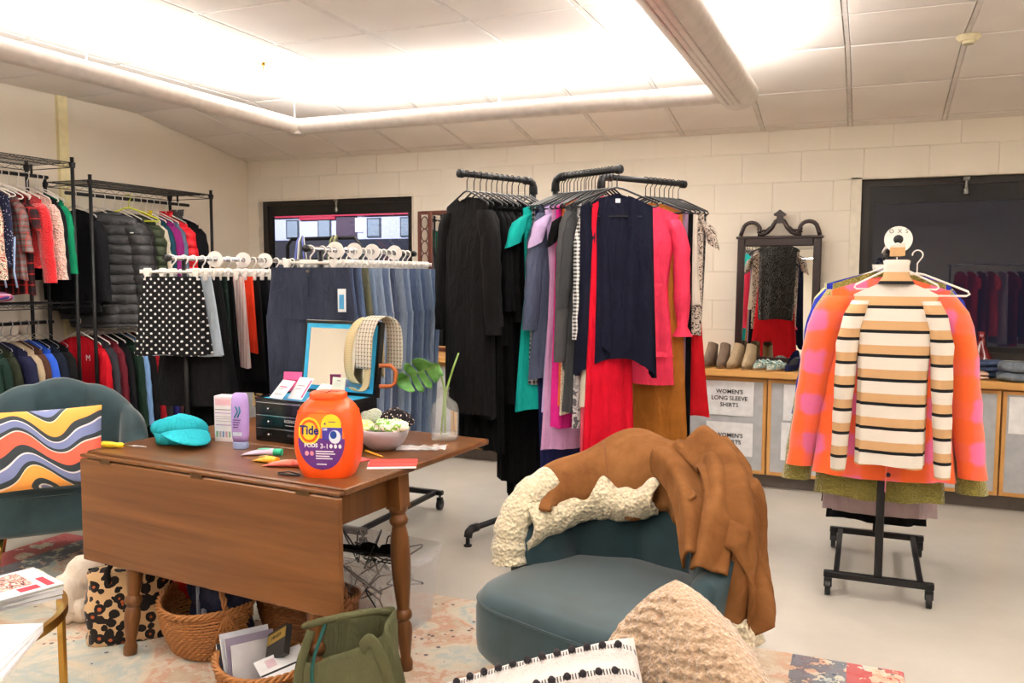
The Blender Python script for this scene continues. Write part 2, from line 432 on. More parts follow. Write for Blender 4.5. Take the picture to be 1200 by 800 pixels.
def window(n, W, gl, blind=.095, jl=.012):
    x0, x1, z0, z1 = W
    r = MB()
    for q in ((x0, x0+jl), (x1-.012, x1)): r.box(q[0], q[1], YB-.004, YB+.14, z0, z1)
    r.box(x0, x1, YB-.004, YB+.14, z1-.012, z1); r.box(x0, x1, YB-.004, YB+.14, z0, z0+.02)
    root = struct('window_%d' % n, r, REV, smooth=False)
    f = MB(); a = .055; y0, y1 = YB+.06, YB+.13
    X0, X1, Z0, Z1 = x0+jl, x1-.012, z0+.02, z1-.012
    f.box(X0, X0+a, y0, y1, Z0, Z1); f.box(X1-a, X1, y0, y1, Z0, Z1); f.box(X0+a, X1-a, y0, y1, Z1-.05, Z1); f.box(X0+a, X1-a, y0, y1, Z0, Z0+.05)
    fr = f.build('window_frame', BRONZE, root, smooth=False)
    s = MB(); b = .03
    s.box(X0+a, X0+a+b, y0+.02, y1-.01, Z0+.05, Z1-.05); s.box(X1-a-b, X1-a, y0+.02, y1-.01, Z0+.05, Z1-.05)
    s.box(X0+a+b, X1-a-b, y0+.02, y1-.01, Z1-.05-blind, Z1-.05); s.box(X0+a+b, X1-a-b, y0+.02, y1-.01, Z0+.05, Z0+.09)
    s.build('sash', plain('black_sash', (20, 19, 20), .4, .2), root, smooth=False)
    MB().box(X0+a+.01, X1-a-.01, y0+.045, y0+.051, Z0+.06, Z1-.06).build('window_pane', gl, root, smooth=False)
    return root
w1 = window(1, W1, PANE); w2 = window(2, W2, PANE, .12, .07)
def latch(root, x, z):
    m = MB().box(x-.022, x+.022, YB+.02, YB+.06, z+.07, z+.10, .004).lathe([(.011, .07), (.011, .02), (.018, .015), (.018, 0), (.022, -.02), (.01, -.03)], 12, (x, YB+.035, z))
    m.build('window_latch', plain('dull_nickel', (120, 118, 112), .35, .8), root, sharp=35)
latch(w1, -4.55, 2.10); latch(w2, .62, 2.09)
# building across the yard, seen through the window on the left
bld = empty('building', (-17, 25, 0), 0, 'pale building with square windows and red band seen through the left window', 'building')
MB().box(-9, 9, 0, 1, 2.7, 3.5).build('pale_wall', plain('pale_siding', (205, 205, 228), .7), bld, smooth=False)
MB().box(-9, 9, -.12, 1, -.2, 2.7).build('dark_wall', plain('dark_brick', (42, 42, 52), .8), bld, smooth=False)
MB().box(-9, 9, -.15, 1, 3.5, 4.6).box(-1.5, -.0, -.12, .1, 3.40, 3.51).build('red_parapet', plain('red_parapet', (185, 30, 62), .6), bld, smooth=False)
MB().box(.0, .82, -.06, .02, 2.7, 3.5).build('dark_panel', plain('mauve_panel', (80, 60, 76), .7), bld, smooth=False)
for x in (-4.5, -3.2, -1.85, -.5, 1.5, 2.8, 4.1):
    f = MB().box(x-.27, x+.27, -.05, 0, 2.76, 3.42).build('window', plain('grey_window_frame', (70, 74, 80), .5), bld, smooth=False)
    MB().box(x-.22, x+.22, -.06, -.045, 2.81, 3.37).build('pane', plain('grey_pane', (150, 160, 170), .2), f, smooth=False)
MB().box(.80, 1.05, -.09, -.06, 2.95, 3.42).build('lit_window', plain('lit_window', (255, 255, 255), .3, emit=2.2), bld, smooth=False)

# ------------------------------------------------------------ hanging tube light
m_al = plain('white_enamel_tube', (214, 206, 200), .3, .25)
tl = empty('pendant_light', (0, 0, 0), 0, 'white tubular uplight running round the room, hung below the ceiling tiles', 'light')
LENS = plain('lamp_lens', (255, 246, 232), .4, emit=6)
def trough(A, B, r, nm, ry=1.0):
    A = Vector(A); B = Vector(B); d = (B-A).normalized(); sd = Vector((d.y, -d.x, 0)); a0 = R_(40)
    def prof(rr, a_lo, a_hi, n):
        return [(rr*math.cos(a_lo+(a_hi-a_lo)*k/n), rr*ry*math.sin(a_lo+(a_hi-a_lo)*k/n)) for k in range(n+1)]
    out = prof(r, R_(40), R_(-220), 26); inn = prof(r*.9, R_(-220), R_(40), 26)
    pr = out+inn
    MB().loft([[P+sd*u+Vector((0, 0, v)) for u, v in pr] for P in (A, B)]).build(nm, m_al, tl, sharp=40)
    h = r*.9*math.sin(R_(20)); hw = r*.9*math.cos(R_(20))*.96
    MB().loft([[P+sd*u+Vector((0, 0, v*ry)) for u, v in ((-hw, h), (hw, h), (hw, h-.006), (-hw, h-.006))] for P in (A, B)]).build('lamp_lens', LENS, tl, smooth=False)
TY = 5.06
XA, XB = -3.77, -.72
trough((XA, TY, TZ), (XA, -1.4, TZ), .062, 'light_tube')
trough((XA-.03, TY, TZ), (XB, TY, TZ), .062, 'light_tube')
# the heavier right run, with a ribbed underside
trough((XB, TY+.06, TZ), (XB, -1.4, TZ), .112, 'light_tube', .82)
trough((2.3, TY, TZ), (2.3, -1.4, TZ), .08, 'light_tube')
trough((XB, TY, TZ), (2.3, TY, TZ), .062, 'light_tube') if False else None
c = MB()
for x in (-.03, 0, .03): c.box(XB+x-.004, XB+x+.004, 0.2, TY-.1, TZ-.0935, TZ-.088)
c.build('bottom_rib', plain('grey_rib', (196, 188, 182), .3, .4), tl, smooth=False)
MB().lathe([(.0, -.066), (.066, -.064), (.068, .03), (.0, .035)], 20, (XA, TY, TZ)).build('corner_joint', m_al, tl, sharp=40)
MB().loft([[(XB+.113*math.cos(a), y, TZ+.093*math.sin(a)) for a in [2*math.pi*k/24 for k in range(24)]] for y in (TY+.06, TY+.085)]).build('end_cap', m_al, tl, sharp=40)
for k, (x, y) in enumerate(((XA, TY-.02), (XA, 3.3), (XB, 3.2), (-2.2, TY))):
    zt = ZC-.004 if y < YFOLD else sp(y)[1]
    MB().tube([(x, y, TZ+.05), (x, y, zt)], .0018, 5).build('hanging_cable', CHROME if 0 else plain('white_cable', (235, 235, 235), .4), tl)
# detector and sprinkler
sd = empty('smoke_detector', (.47, 5.30, ZC-.006), 0, 'small round cream smoke detector on the ceiling tiles', 'detector')
MB().lathe([(.06, 0), (.062, -.012), (.045, -.03), (.032, -.032), (.03, -.045), (.0, -.047)], 24, cap0=True).build('housing', plain('cream_plastic', (232, 222, 186), .4), sd, sharp=30)
MB().lathe([(.026, -.0465), (.026, -.049), (0, -.05)], 20).build('sensor_disc', plain('grey_disc', (190, 182, 150), .4), sd, sharp=30)
sk = empty('fire_sprinkler', (-3.5, 4.37, ZC-.004), 0, 'brass fire sprinkler head poking from the ceiling tiles', 'sprinkler')
MB().lathe([(.035, 0), (.034, -.006), (.012, -.008), (.012, -.02), (.0, -.022)], 20).build('escutcheon', BRASS, sk, sharp=30)
MB().lathe([(.005, -.02), (.005, -.045), (.018, -.046), (.018, -.049), (0, -.05)], 14).build('deflector', BRASS, sk, sharp=30)

# ------------------------------------------------------------ counter along the back wall
OAK = wood((186, 132, 70), (214, 164, 98), 'oak_trim', 1, 0, .4)
OAKV = wood((186, 132, 70), (214, 164, 98), 'oak_trim_upright', 1, 2, .4)
GREY = plain('grey_laminate', (176, 178, 182), .5)
CT = .837
KICK = plain('grey_kick', (104, 96, 90), .7)
ctr = MB().box(XL+.02, XR-.02, 6.05, 6.64, CT-.045, CT, .004)
top = tag(ctr.build('worktop', OAK, None, smooth=False), 'long wooden worktop under the windows along the back wall', 'counter')
doorsX = [-2.30, -1.66, -.985, -.305, .30, .83, 1.45]
seams = [-5.5, -4.82, -4.2, -3.58, -2.94, -2.30, -1.62, -.965, -.625, 0, .0]
cabs = [(-5.5, -4.27), (-4.27, -3.05), (-3.05, -1.83), (-1.83, -.61), (-.61, .82), (.82, 2.05), (2.05, 3.28)]
cl = {0: 'grey cabinet under the left end of the worktop, behind the hanging coats', 1: 'grey cabinet under the worktop behind the jeans rack', 2: 'grey cabinet under the worktop behind the black clothes',
      3: 'grey cabinet with oak edges whose door carries two paper signs', 4: 'grey cabinet with oak edges behind the striped sweater', 5: 'grey cabinet with oak edges at the right, one blank sheet on its door', 6: 'grey cabinet under the far right end of the worktop'}
doors = {}
for i, (a, b) in enumerate(cabs):
    cb_ = empty('base_cabinet', (a, 6.12, 0), 0, cl[i], 'cabinet')
    W = b-a
    MB().box(.002, W-.002, 0, .5, .10, CT-.046).build('carcass', OAK, cb_, smooth=False)
    MB().box(.0, W, .07, .09, 0, .10).build('kick_board', KICK, cb_, smooth=False)
    for k in range(2):
        xa = k*W/2+.006; xb = (k+1)*W/2-.006; z0, z1 = .108, CT-.06
        d = MB().box(xa+.022, xb-.022, -.018, -.002, z0+.022, z1-.02).build('door', GREY, cb_, smooth=False)
        for q in ((xa, xa+.022), (xb-.022, xb)): MB().box(q[0], q[1], -.021, -.002, z0, z1).build('oak_edge', OAKV, d, smooth=False)
        for q in ((z0, z0+.022), (z1-.02, z1)): MB().box(xa+.022, xb-.022, -.021, -.002, q[0], q[1]).build('oak_edge', OAK, d, smooth=False)
        hx = xb-.05 if k == 0 else xa+.05
        MB().tube([(hx, -.018, z1-.17), (hx, -.045, z1-.16), (hx, -.045, z1-.07), (hx, -.018, z1-.06)], .0045, 8).build('handle', CHROME, d)
        doors[(i, k)] = (d, a, xa, xb)
def sign(x0, x1, z0, z1, txt, label, size=.04, tx=None):
    s = empty('paper_sign', ((x0+x1)/2, 6.12-.0225, (z0+z1)/2), 0, label, 'sign')
    hw, hh = (x1-x0)/2, (z1-z0)/2
    MB().grid(lambda u, v: (-hw+2*hw*u, -.001-.004*(u*(1-u))*(1-v), -hh+2*hh*v), 6, 4).build('sheet', PAPER, s)
    if txt: text(txt, size, INK, s, (tx or 0, -.0032, 0), (math.pi/2, 0, 0), bold=.0006, sp=1.15)
sign(-1.035, -.70, .51, .755, "WOMEN'S\nLONG SLEEVE\nSHIRTS", "white paper sign reading women's long sleeve shirts on the cabinet door", .041)
sign(-1.025, -.70, .225, .462, "WOMEN'S\nT-SHIRTS", "white paper sign reading women's t-shirts, lower of the two on the cabinet door", .041)
sign(-.50, -.17, .50, .75, "WOMEN'S\nSWEATERS", "white paper sign mostly hidden behind the orange coat, upper one", .041)
sign(-.51, -.18, .22, .485, "", "white sheet low on the cabinet door beside the orange coat", .041)
sign(.86, 1.16, .51, .745, "", "blank white sheet on the cabinet door at the right edge", .041)
struct('baseboard_back', MB().box(XL, XR, 6.625, 6.648, CT, CT+.03), plain('oak_upstand', (196, 146, 84), .4), smooth=False)

# ------------------------------------------------------------ hangers
def fused(pts, r, n=6): return MB().tube(pts, r, n)
def hook_pts(h=.10, r=.021, side=1):
    P = [(side*-r*.9, 0, -.020)]
    for k in range(9):
        a = R_(180-k*26); P.append((side*r*math.cos(a), 0, -r-.001+r*math.sin(a)+.004))
    P += [(0, 0, -.055), (0, 0, -h)]
    return P
def proto_hanger(m, hw=.20, wire=.0045, h=.10, hookm=None, flat=False, drop=.075):
    root = empty('hanger', (0, 0, -50))
    MB().tube(hook_pts(h), .0028 if not flat else .0025, 6).build('hook', hookm or m, root)
    b = MB()
    pts = [(-hw, 0, -h-drop), (-hw-.008, 0, -h-drop-.012), (-hw+.004, 0, -h-drop-.02), (hw-.004, 0, -h-drop-.02), (hw+.008, 0, -h-drop-.012), (hw, 0, -h-drop), (.03, 0, -h-.004), (0, 0, -h+.002), (-.03, 0, -h-.004)]
    b.tube(pts, wire, 6, closed=True, sx=1.0)
    b.build('hanger_frame', m, root)
    return root
def proto_clip(m):
    root = empty('clip_hanger', (0, 0, -50))
    MB().tube(hook_pts(.075, .023), .0042, 6).build('hook', m, root)
    b = MB().tube([(-.165, 0, -.088), (.165, 0, -.088)], .0075, 8).box(-.03, .03, -.006, .006, -.096, -.072, .003).box(-.17, -.158, -.007, .007, -.097, -.076).box(.158, .17, -.007, .007, -.097, -.076)
    b.build('cross_bar', m, root)
    for x in (-.13, .13):
        MB().box(x-.02, x+.02, -.014, .014, -.106, -.068, .005).box(x-.013, x+.013, -.015, -.004, -.135, -.095, .003).box(x-.013, x+.013, .004, .015, -.135, -.095, .003).build('clip', m, root, smooth=False)
    return root
H_WHITE = proto_hanger(WHITEP); H_BLACK = proto_hanger(BLACKP, .205, .0055, .11)
H_WIRE = proto_hanger(plain('silver_wire', (190, 190, 192), .3, .9), .20, .0018, .09)
H_LIME = proto_hanger(plain('lime_plastic', (196, 206, 40), .35), .20, .006)
H_CLIP = proto_clip(WHITEP)
def hl_(kind, l):
    return ' '.join((kind+' hanger holding the '+l).split()[:16])
_used = set()
def hang_hanger(pr, loc, rz, label, group, sx=1):
    cat = 'hanger'
    if pr.name not in _used:
        _used.add(pr.name); o = pr; o.location = loc; o.rotation_euler = (0, 0, rz)
    else: o = copy_tree(pr, None, loc, rz)
    o.scale = (sx, 1, 1)
    tag(o, label, cat, group); return o

# ------------------------------------------------------------ garments (origin: where the hook rests on the rail)
def garment(name, label, cat, loc, rz, m, L=.62, hw=.20, hem=.24, d=.035, waist=None, sleeve='long', sl=.56, sr=(.055, .035), neck=.055, nd=.05, fold=.012, k=7,
            fall=.075, group=None, cuff=None, hemcurve=0, top=-.105, quilt=0, extra=None, spread=.05, collar=None, nu=44, nv=18, flare=1.6, sm=None):
    rnd = random.Random(label); ph = rnd.uniform(0, 6); ph2 = rnd.uniform(0, 6)
    zh = top-L
    def surf(u, v):
        a = 2*math.pi*u; cx, sy = math.cos(a), math.sin(a)
        if waist:
            wv, ww = waist
            A = hw+(ww-hw)*min(1, v/wv)**.8 if v < wv else ww+(hem-ww)*((v-wv)/(1-wv))**.7
        else: A = hw+(hem-hw)*v**flare
        B = d*(.35+.65*min(1, v*5))*(1+.25*v)
        x = A*math.copysign(abs(cx)**.85, cx); y = B*math.copysign(abs(sy)**.7, sy)
        f = fold*v**.8
        wv_ = math.sin(k*a+ph+2.2*math.sin(2*a+ph2))+.5*math.sin((2*k+1)*a+ph2)
        x += f*wv_*cx*1.0; y += f*wv_*(sy if abs(sy) > .3 else sy)
        if quilt: 
            q = abs(math.sin(math.pi*v*quilt)); x *= 1+.03*(q-.5); y *= 1+.30*(q-.5)
        zt = top-fall*(abs(x)/max(hw, .01))**1.1 if abs(x) < hw else top-fall*abs(x)/hw
        if abs(x) < neck:
            n = (1-(x/neck)**2)**.5; zt -= nd*n*(1.0 if sy < 0 else .25)
        z = zt*(1-v)+(zh+hemcurve*(abs(cx)**2-.5))*v
        z += .006*v*math.sin(3*a+ph)
        return (x, y, z)
    b = MB().grid(surf, nu, nv, closed=True)
    o = b.build(name, m, None, solid=0)
    o.location = loc; o.rotation_euler = (0, 0, rz); tag(o, label, cat, group)
    KIDS.setdefault(o.name, [])
    if sleeve:
        for s in (-1, 1):
            x0 = s*(hw-.035); z0 = top-fall*.95-.03
            n = 12 if sleeve == 'long' else 5
            LL = sl if sleeve == 'long' else .17
            pts = []; rr = []
            for i in range(n+1):
                t = i/n
                pts.append((x0+s*(.045*min(1, t*4)**.7+spread*t), rnd.uniform(-.003, .003)-.006*math.sin(t*3), z0-LL*t-.0))
                r = sr[0]*(1-t)+sr[1]*t
                if quilt: r *= 1+.14*math.sin(t*math.pi*quilt*1.3)
                else: r *= 1+.05*math.sin(i*2.4+ph)
                if i == 0: r *= .75
                if cuff == 'ruffle' and i >= n-2: r *= (.62, 1.35)[i-(n-1)] if i >= n-1 else .8
                if cuff == 'rib' and i >= n-1: r *= .8
                rr.append(r)
            mb = MB(); prev = None; Ls = []
            yd = min(1, d/sr[0]*1.25)
            for p, r in zip(pts, rr):
                Ls.append([(p[0]+r*math.cos(q), p[1]+r*yd*math.sin(q)*(1+.1*math.sin(3*q+ph)), p[2]+ (-.02*s*math.cos(q) if sleeve != 'long' else 0)) for q in [2*math.pi*j/14 for j in range(14)]])
            mb.loft(Ls, True, False).build('sleeve', sm or m, o)
    if collar:
        cm, chh = collar
        MB().grid(lambda u, v: ((neck+.006+.01*v)*math.cos(2*math.pi*u), (max(d*.5, .02)+.008*v)*math.sin(2*math.pi*u), top-.012-.02*(1 if math.sin(2*math.pi*u) < 0 else 0)+chh*v), 20, 3, True).build('collar', cm, o)
    return o
def buttons(o, n, z0, z1, m, x=0, y=-.045, r=.007):
    me = MB().lathe([(r, 0), (r, .003), (0, .004)], 10).mesh('button'); me.materials.append(m)
    for i in range(n):
        inst(me, 'button', o, (x, y, z0+(z1-z0)*i/max(1, n-1)), rot=(math.pi/2, 0, 0))
def skirt(name, label, cat, loc, rz, m, L=.5, wt=.15, wh=.22, d=.03, fold=.012, k=8, group=None, top=-.115, nu=44, nv=14, hemcurve=0, pleat=0):
    rnd = random.Random(label); ph = rnd.uniform(0, 6)
    def surf(u, v):
        a = 2*math.pi*u; cx, sy = math.cos(a), math.sin(a)
        A = wt+(wh-wt)*v**.9; B = d*(.6+.6*v)
        wv = math.sin(k*a+ph+1.5*math.sin(2*a))+.4*math.sin((2*k+1)*a)
        f = fold*(.25+v) if v > .06 else 0
        return (A*cx+f*wv*cx, B*math.copysign(abs(sy)**.7, sy)+f*wv*sy, top-L*v-hemcurve*abs(cx)*v+.006*v*math.sin(4*a+ph))
    o = MB().grid(surf, nu, nv, closed=True).build(name, m, None); o.location = loc; o.rotation_euler = (0, 0, rz)
    KIDS.setdefault(o.name, [])
    MB().loft([[((wt+.003)*math.cos(q), (d*.62+.003)*math.sin(q), z) for q in [2*math.pi*j/28 for j in range(28)]] for z in (top+.004, top-.03)], False, False).build('waistband', m, o)
    return tag(o, label, cat, group)
def trousers(name, label, loc, rz, m, L=1.0, wt=.20, d=.03, hemw=.09, group=None, top=-.115, fade=None, pocket=False, cat='jeans', folded=0):
    rnd = random.Random(label); ph = rnd.uniform(0, 6)
    crotch = .27
    def seat(u, v):
        a = 2*math.pi*u; A = wt+(.03*v); B = d*(.7+.5*v)
        return (A*math.copysign(abs(math.cos(a))**.8, math.cos(a)), B*math.copysign(abs(math.sin(a))**.6, math.sin(a))+.004*v*math.sin(6*a+ph), top-crotch*v)
    o = MB().grid(seat, 36, 6, closed=True).build(name, m, None); o.location = loc; o.rotation_euler = (0, 0, rz)
    KIDS.setdefault(o.name, [])
    for s in (-1, 1):
        Ls = []
        n = 12
        for i in range(n+1):
            t = i/n; A = (wt+.03)/2*(1-t)+hemw*t; c = s*((wt+.03)/2+.004)*(1-.12*t)
            B = d*1.15
            Ls.append([(c+A*math.copysign(abs(math.cos(q))**.8, math.cos(q)), B*math.copysign(abs(math.sin(q))**.7, math.sin(q))*(1+.12*math.sin(3*q+ph+t*4)), top-crotch+.02-(L-crotch)*t) for q in [2*math.pi*j/18 for j in range(18)]])
        MB().loft(Ls, False, False).build('trouser_leg', m, o)
    MB().loft([[((wt+.004)*math.copysign(abs(math.cos(q))**.8, math.cos(q)), (d*.72+.004)*math.copysign(abs(math.sin(q))**.6, math.sin(q)), z) for q in [2*math.pi*j/32 for j in range(32)]] for z in (top+.004, top-.036)], False, False).build('waistband', m, o)
    if pocket:
        for s in (-1, 1):
            pts = [(s*(wt-.015), -d*1.0, top-.13), (s*(wt-.07), -d*1.12, top-.115), (s*(wt-.10), -d*1.1, top-.08), (s*(wt-.105), -d*1.0, top-.045)]
            MB().tube(pts, .0022, 5).build('pocket_seam', plain('pocket_thread', (24, 34, 58), .7), o)
        MB().lathe([(.009, 0), (.009, .004), (.004, .006), (0, .006)], 12).build('jeans_button', plain('dull_brass_button', (110, 100, 84), .4, .7), o, loc=(0, -d*.8-.006, top-.018)).rotation_euler = (math.pi/2, 0, 0)
        MB().box(-.004, .004, -d*1.2-.003, -d*1.0, top-.15, top-.04).build('fly', m, o, smooth=False)
    return tag(o, label, cat, group)

# ------------------------------------------------------------ wire shelves on the left
def wire_shelf_unit(label, y0, y1, zt, low, zl, x0=-5.0, x1=-5.44):
    root = empty('wire_shelf_rack', ((x0+x1)/2, (y0+y1)/2, 0), 0, label, 'shelf')
    hx = (x0-x1)/2; hy = (y1-y0)/2
    for sx in (-1, 1):
        for sy in (-1, 1):
            p = MB().tube([(sx*hx, sy*hy, 0), (sx*hx, sy*hy, zt+.03)], .0125, 12)
            o = p.build('post', BLACKM, root)
            MB().tube([(sx*hx, sy*hy, zt+.03), (sx*hx, sy*hy, zt+.036)], .014, 12).build('post_cap', BLACKP, o)
            MB().lathe([(.018, 0), (.022, .035)], 12, (sx*hx, sy*hy, zt-.035), False, False).build('collar', BLACKP, o)
    for z in (zt, zl, .14):
        m = MB()
        for s in (-1, 1):
            for dz in (0, -.032): m.tube([(s*hx, -hy, z+dz), (s*hx, hy, z+dz)], .003, 5); m.tube([(-hx, s*hy, z+dz), (hx, s*hy, z+dz)], .003, 5)
            n = int(hy*2/.055); 
            zz_ = [(s*hx, -hy+2*hy*i/n, z-(.032 if i % 2 else 0)) for i in range(n+1)]
            m.tube(zz_, .0018, 4)
        n = int(hy*2/.026)
        for i in range(1, n): m.tube([(-hx, -hy+2*hy*i/n, z+.002), (hx, -hy+2*hy*i/n, z+.002)], .0015, 4)
        for f in (-.33, .33): m.tube([(f*hx*2, -hy, z-.003), (f*hx*2, hy, z-.003)], .0025, 4)
        o = m.build('wire_shelf', BLACKM, root); o['kind'] = 'stuff'
    for z in low:
        MB().tube([(-.02, -hy, z), (-.02, hy, z)], .0125, 12).build('hanging_rail', BLACKM, root)
        MB().tube([(-.02, hy-.12, z), (-.02, hy-.12, z+.075)], .008, 8).build('rail_bracket', BLACKM, root) if z > 1.5 else None
    return root
RX = -5.24
wire_shelf_unit('black wire shelf rack of sweaters at the far left edge, taller one', 3.02, 4.23, 2.25, (2.16, 1.165), 1.30)
wire_shelf_unit('black wire shelf rack of winter coats beside the left wall, right of the taller one', 4.37, 5.55, 2.15, (2.07, 1.165), 1.30)
def on_rail(pr, x, y, z, rz, label, group): hang_hanger(pr, (x, y, z+.0155), rz, label, group)
# upper rail of the taller rack
G = lambda *a, **k: garment(*a, **k)
tagw = 'white plastic hanger on the upper rail of the far left wire rack'
C_ = {}
ur = [
 (3.40, 'cardigan', 'grey-green knitted cardigan at the left edge of the upper rail', 'cardigan', fab((120, 124, 110)), {}),
 (3.68, 'blouse', 'cream blouse with red and brown print at the left picture edge', 'blouse', blotch([(224, 206, 184), (150, 50, 44), (232, 216, 196), (70, 64, 60), (226, 208, 186)], 26), dict(L=.60)),
 (3.79, 'blouse', 'navy sleeveless blouse speckled with white dots on the far left rack', 'blouse', speckle((34, 38, 62), (210, 210, 222), 70, .22), dict(L=.52, sleeve=None, hw=.2)),
 (3.88, 'shirt', 'grey and rust patterned shirt between the speckled blouse and red cardigan', 'shirt', plaid((112, 104, 104), (82, 60, 60), (160, 60, 52), 30, 24), dict(L=.60, sl=.32, sr=(.04, .035), hw=.17)),
 (3.93, 'shirt', 'dark red tartan flannel shirt beside the red cardigan', 'shirt', plaid((70, 22, 24), (30, 20, 24), (170, 40, 40), 16, 14), dict(L=.70, sleeve='short')),
 (4.0, 'cardigan', 'bright red fuzzy cardigan with long sleeves on the far left rack', 'cardigan', fluffy((206, 32, 40), 140, .5, 'red_knit'), dict(L=.52, sl=.52, sr=(.07, .055), hw=.22)),
 (4.075, 'fleece_jacket', 'pale pink teddy fleece jacket next to the red cardigan', 'jacket', fluffy((238, 200, 186), 90, .8, 'pink_teddy'), dict(L=.50, sl=.50, sr=(.075, .065), hw=.22)),
 (4.14, 'jumper', 'black jumper between the pink fleece and the green one', 'jumper', fab((26, 26, 30)), dict(L=.6)),
 (4.185, 'jumper', 'emerald green jumper at the right end of the far left rack', 'jumper', fab((14, 120, 84)), dict(L=.50, sl=.46, sr=(.06, .045))),
]
for y, n, l, c, m, kw in ur:
    a = dict(L=.62, hw=.2, hem=.21, d=.028, fold=.008, sl=.50); a.update(kw)
    G(n, l, c, (RX, y, 2.165), 0, m, **a)
    on_rail(H_WHITE, RX, y, 2.16, 0, hl_('white', l), 'white hangers on the far left upper rail')
for y in (3.60, 3.73, 3.45, 3.84):
    on_rail(H_WHITE, RX+.0, y, 2.175, R_(42), 'empty white hanger turned askew on the upper rail of the far left rack', 'empty white hangers on the far left upper rail')
tie = empty('drawstring', (-5.03, 3.77, 1.73), 0, 'pair of pale blue drawstrings dangling below the speckled navy blouse', 'string')
for s in (-.05, .05):
    MB().tube([(s, 0, 0), (s+.005, -.01, -.1), (s-.012, -.005, -.22), (s+.004, 0, -.32)], .006, 6).build('string', plain('blue_cord', (150, 176, 216), .8), tie)
sc_ = empty('scarf', (-5.12, 3.66, 1.315), 0, 'red and blue tartan scarf folded on the middle shelf', 'scarf')
MB().grid(lambda u, v: (.12*math.cos(2*math.pi*u)*math.sin(math.pi*(.06+.9*v)), .17*math.sin(2*math.pi*u)*math.sin(math.pi*(.06+.9*v)), .035-.036*math.cos(math.pi*v)+.006*math.sin(5*2*math.pi*u)*math.sin(math.pi*v)), 24, 8, True).build('folded_cloth', plaid((60, 60, 130), (190, 60, 70), (220, 220, 230), 26, 26), sc_)
# upper rail of the coat rack
def coat(y, n, l, c, m, h=None, **kw):
    a = dict(L=.66, hw=.21, hem=.23, d=.045, fold=.01, sl=.56, sr=(.065, .05), nd=.03); a.update(kw); dx = a.pop('dx', 0)
    o = G(n, l, c, (RX+dx, y, 2.075), a.pop('rz', 0), m, **{k: v for k, v in a.items() if k != 'rz'})
    if h is None: on_rail(H_WHITE, RX, y, 2.07, 0, hl_('white', l), 'white hangers on the coat rack')
    return o
_pf = {}
def puf(rgb):
    if rgb not in _pf:
        t = NT('quilted_nylon'); c = srgb(*rgb); x, y, z = t.xyz(t.co()); n = t.noise(t.co(), 14, 3)
        w_ = t.ma('ABSOLUTE', t.ma('SINE', t.ma('ADD', t.ma('MULTIPLY', z, 44), t.ma('MULTIPLY', n, .9))))
        t.set(t.ramp(n, [(.3, tuple(q*.8 for q in c)), (.7, tuple(min(1, q*1.15) for q in c))]), .5, 0, .35)
        t.bump(t.ma('ADD', t.ma('MULTIPLY', t.ma('POWER', w_, .5), 1.0), t.ma('MULTIPLY', n, .8)), .9, .02); _pf[rgb] = t.m
    return _pf[rgb]
coat(4.44, 'jacket', 'black hooded jacket at the left end of the coat rack', 'jacket', fab((22, 22, 26)), L=.74, sr=(.07, .05))
o = coat(4.60, 'puffer_coat', 'large charcoal quilted puffer coat hanging forward on the coat rack', 'coat', puf((54, 54, 56)), L=.86, hw=.23, hem=.27, d=.08, quilt=9, sl=.70, sr=(.085, .065), spread=.05, rz=R_(22), dx=.12)
MB().box(.215, .24, -.092, -.089, -.285, -.278).build('logo_tab', PAPER, o, smooth=False)
coat(4.69, 'jacket', 'tan corduroy jacket peeking over the charcoal puffer coat', 'jacket', fab((150, 122, 84)), L=.5, d=.03)
on_rail(H_LIME, RX+.13, 4.80, 2.075, R_(40), 'lime yellow plastic hanger on the coat rack', None)
coat(4.78, 'cardigan', 'dark brown cardigan behind the lime yellow hanger', 'cardigan', fab((66, 46, 40)), d=.03, L=.6)
coat(4.85, 'puffer_coat', 'black down puffer coat right of the lime yellow hanger', 'coat', puf((28, 28, 32)), L=.74, hw=.23, hem=.26, d=.055, quilt=10, sl=.6, sr=(.075, .055))
coat(4.96, 'puffer_jacket', 'olive green puffer jacket in the middle of the coat rack', 'jacket', puf((50, 60, 38)), L=.6, hw=.23, d=.05, quilt=7, sr=(.07, .05), sl=.5)
coat(5.03, 'jacket', 'jacket with cream fleece lining behind the olive one', 'jacket', fluffy((224, 214, 192), 120, .6, 'cream_fleece'), d=.03, L=.5, sl=.42)
coat(5.09, 'jacket', 'dark teal jacket with a yellow collar on the coat rack', 'jacket', fab((30, 70, 84)), d=.03, collar=(fab((206, 186, 40)), .04))
coat(5.16, 'fleece_jacket', 'magenta purple fleece jacket on the coat rack', 'jacket', fab((136, 40, 112)), L=.6, d=.035, sl=.5, hw=.22)
coat(5.22, 'jacket', 'slate blue jacket between the magenta and red ones', 'jacket', fab((92, 108, 130)), d=.03)
coat(5.30, 'puffer_jacket', 'bright red hooded jacket at the right of the coat rack', 'jacket', puf((206, 26, 40)), L=.6, d=.05, quilt=5, hw=.22, collar=(puf((206, 26, 40)), .05))
coat(5.42, 'fur_coat', 'black coat with fluffy fur collar at the right end of the coat rack', 'coat', fab((18, 18, 22)), L=.75, d=.05, hw=.22, collar=(fluffy((22, 22, 24), 150, 1, 'black_fur', .03), .07))
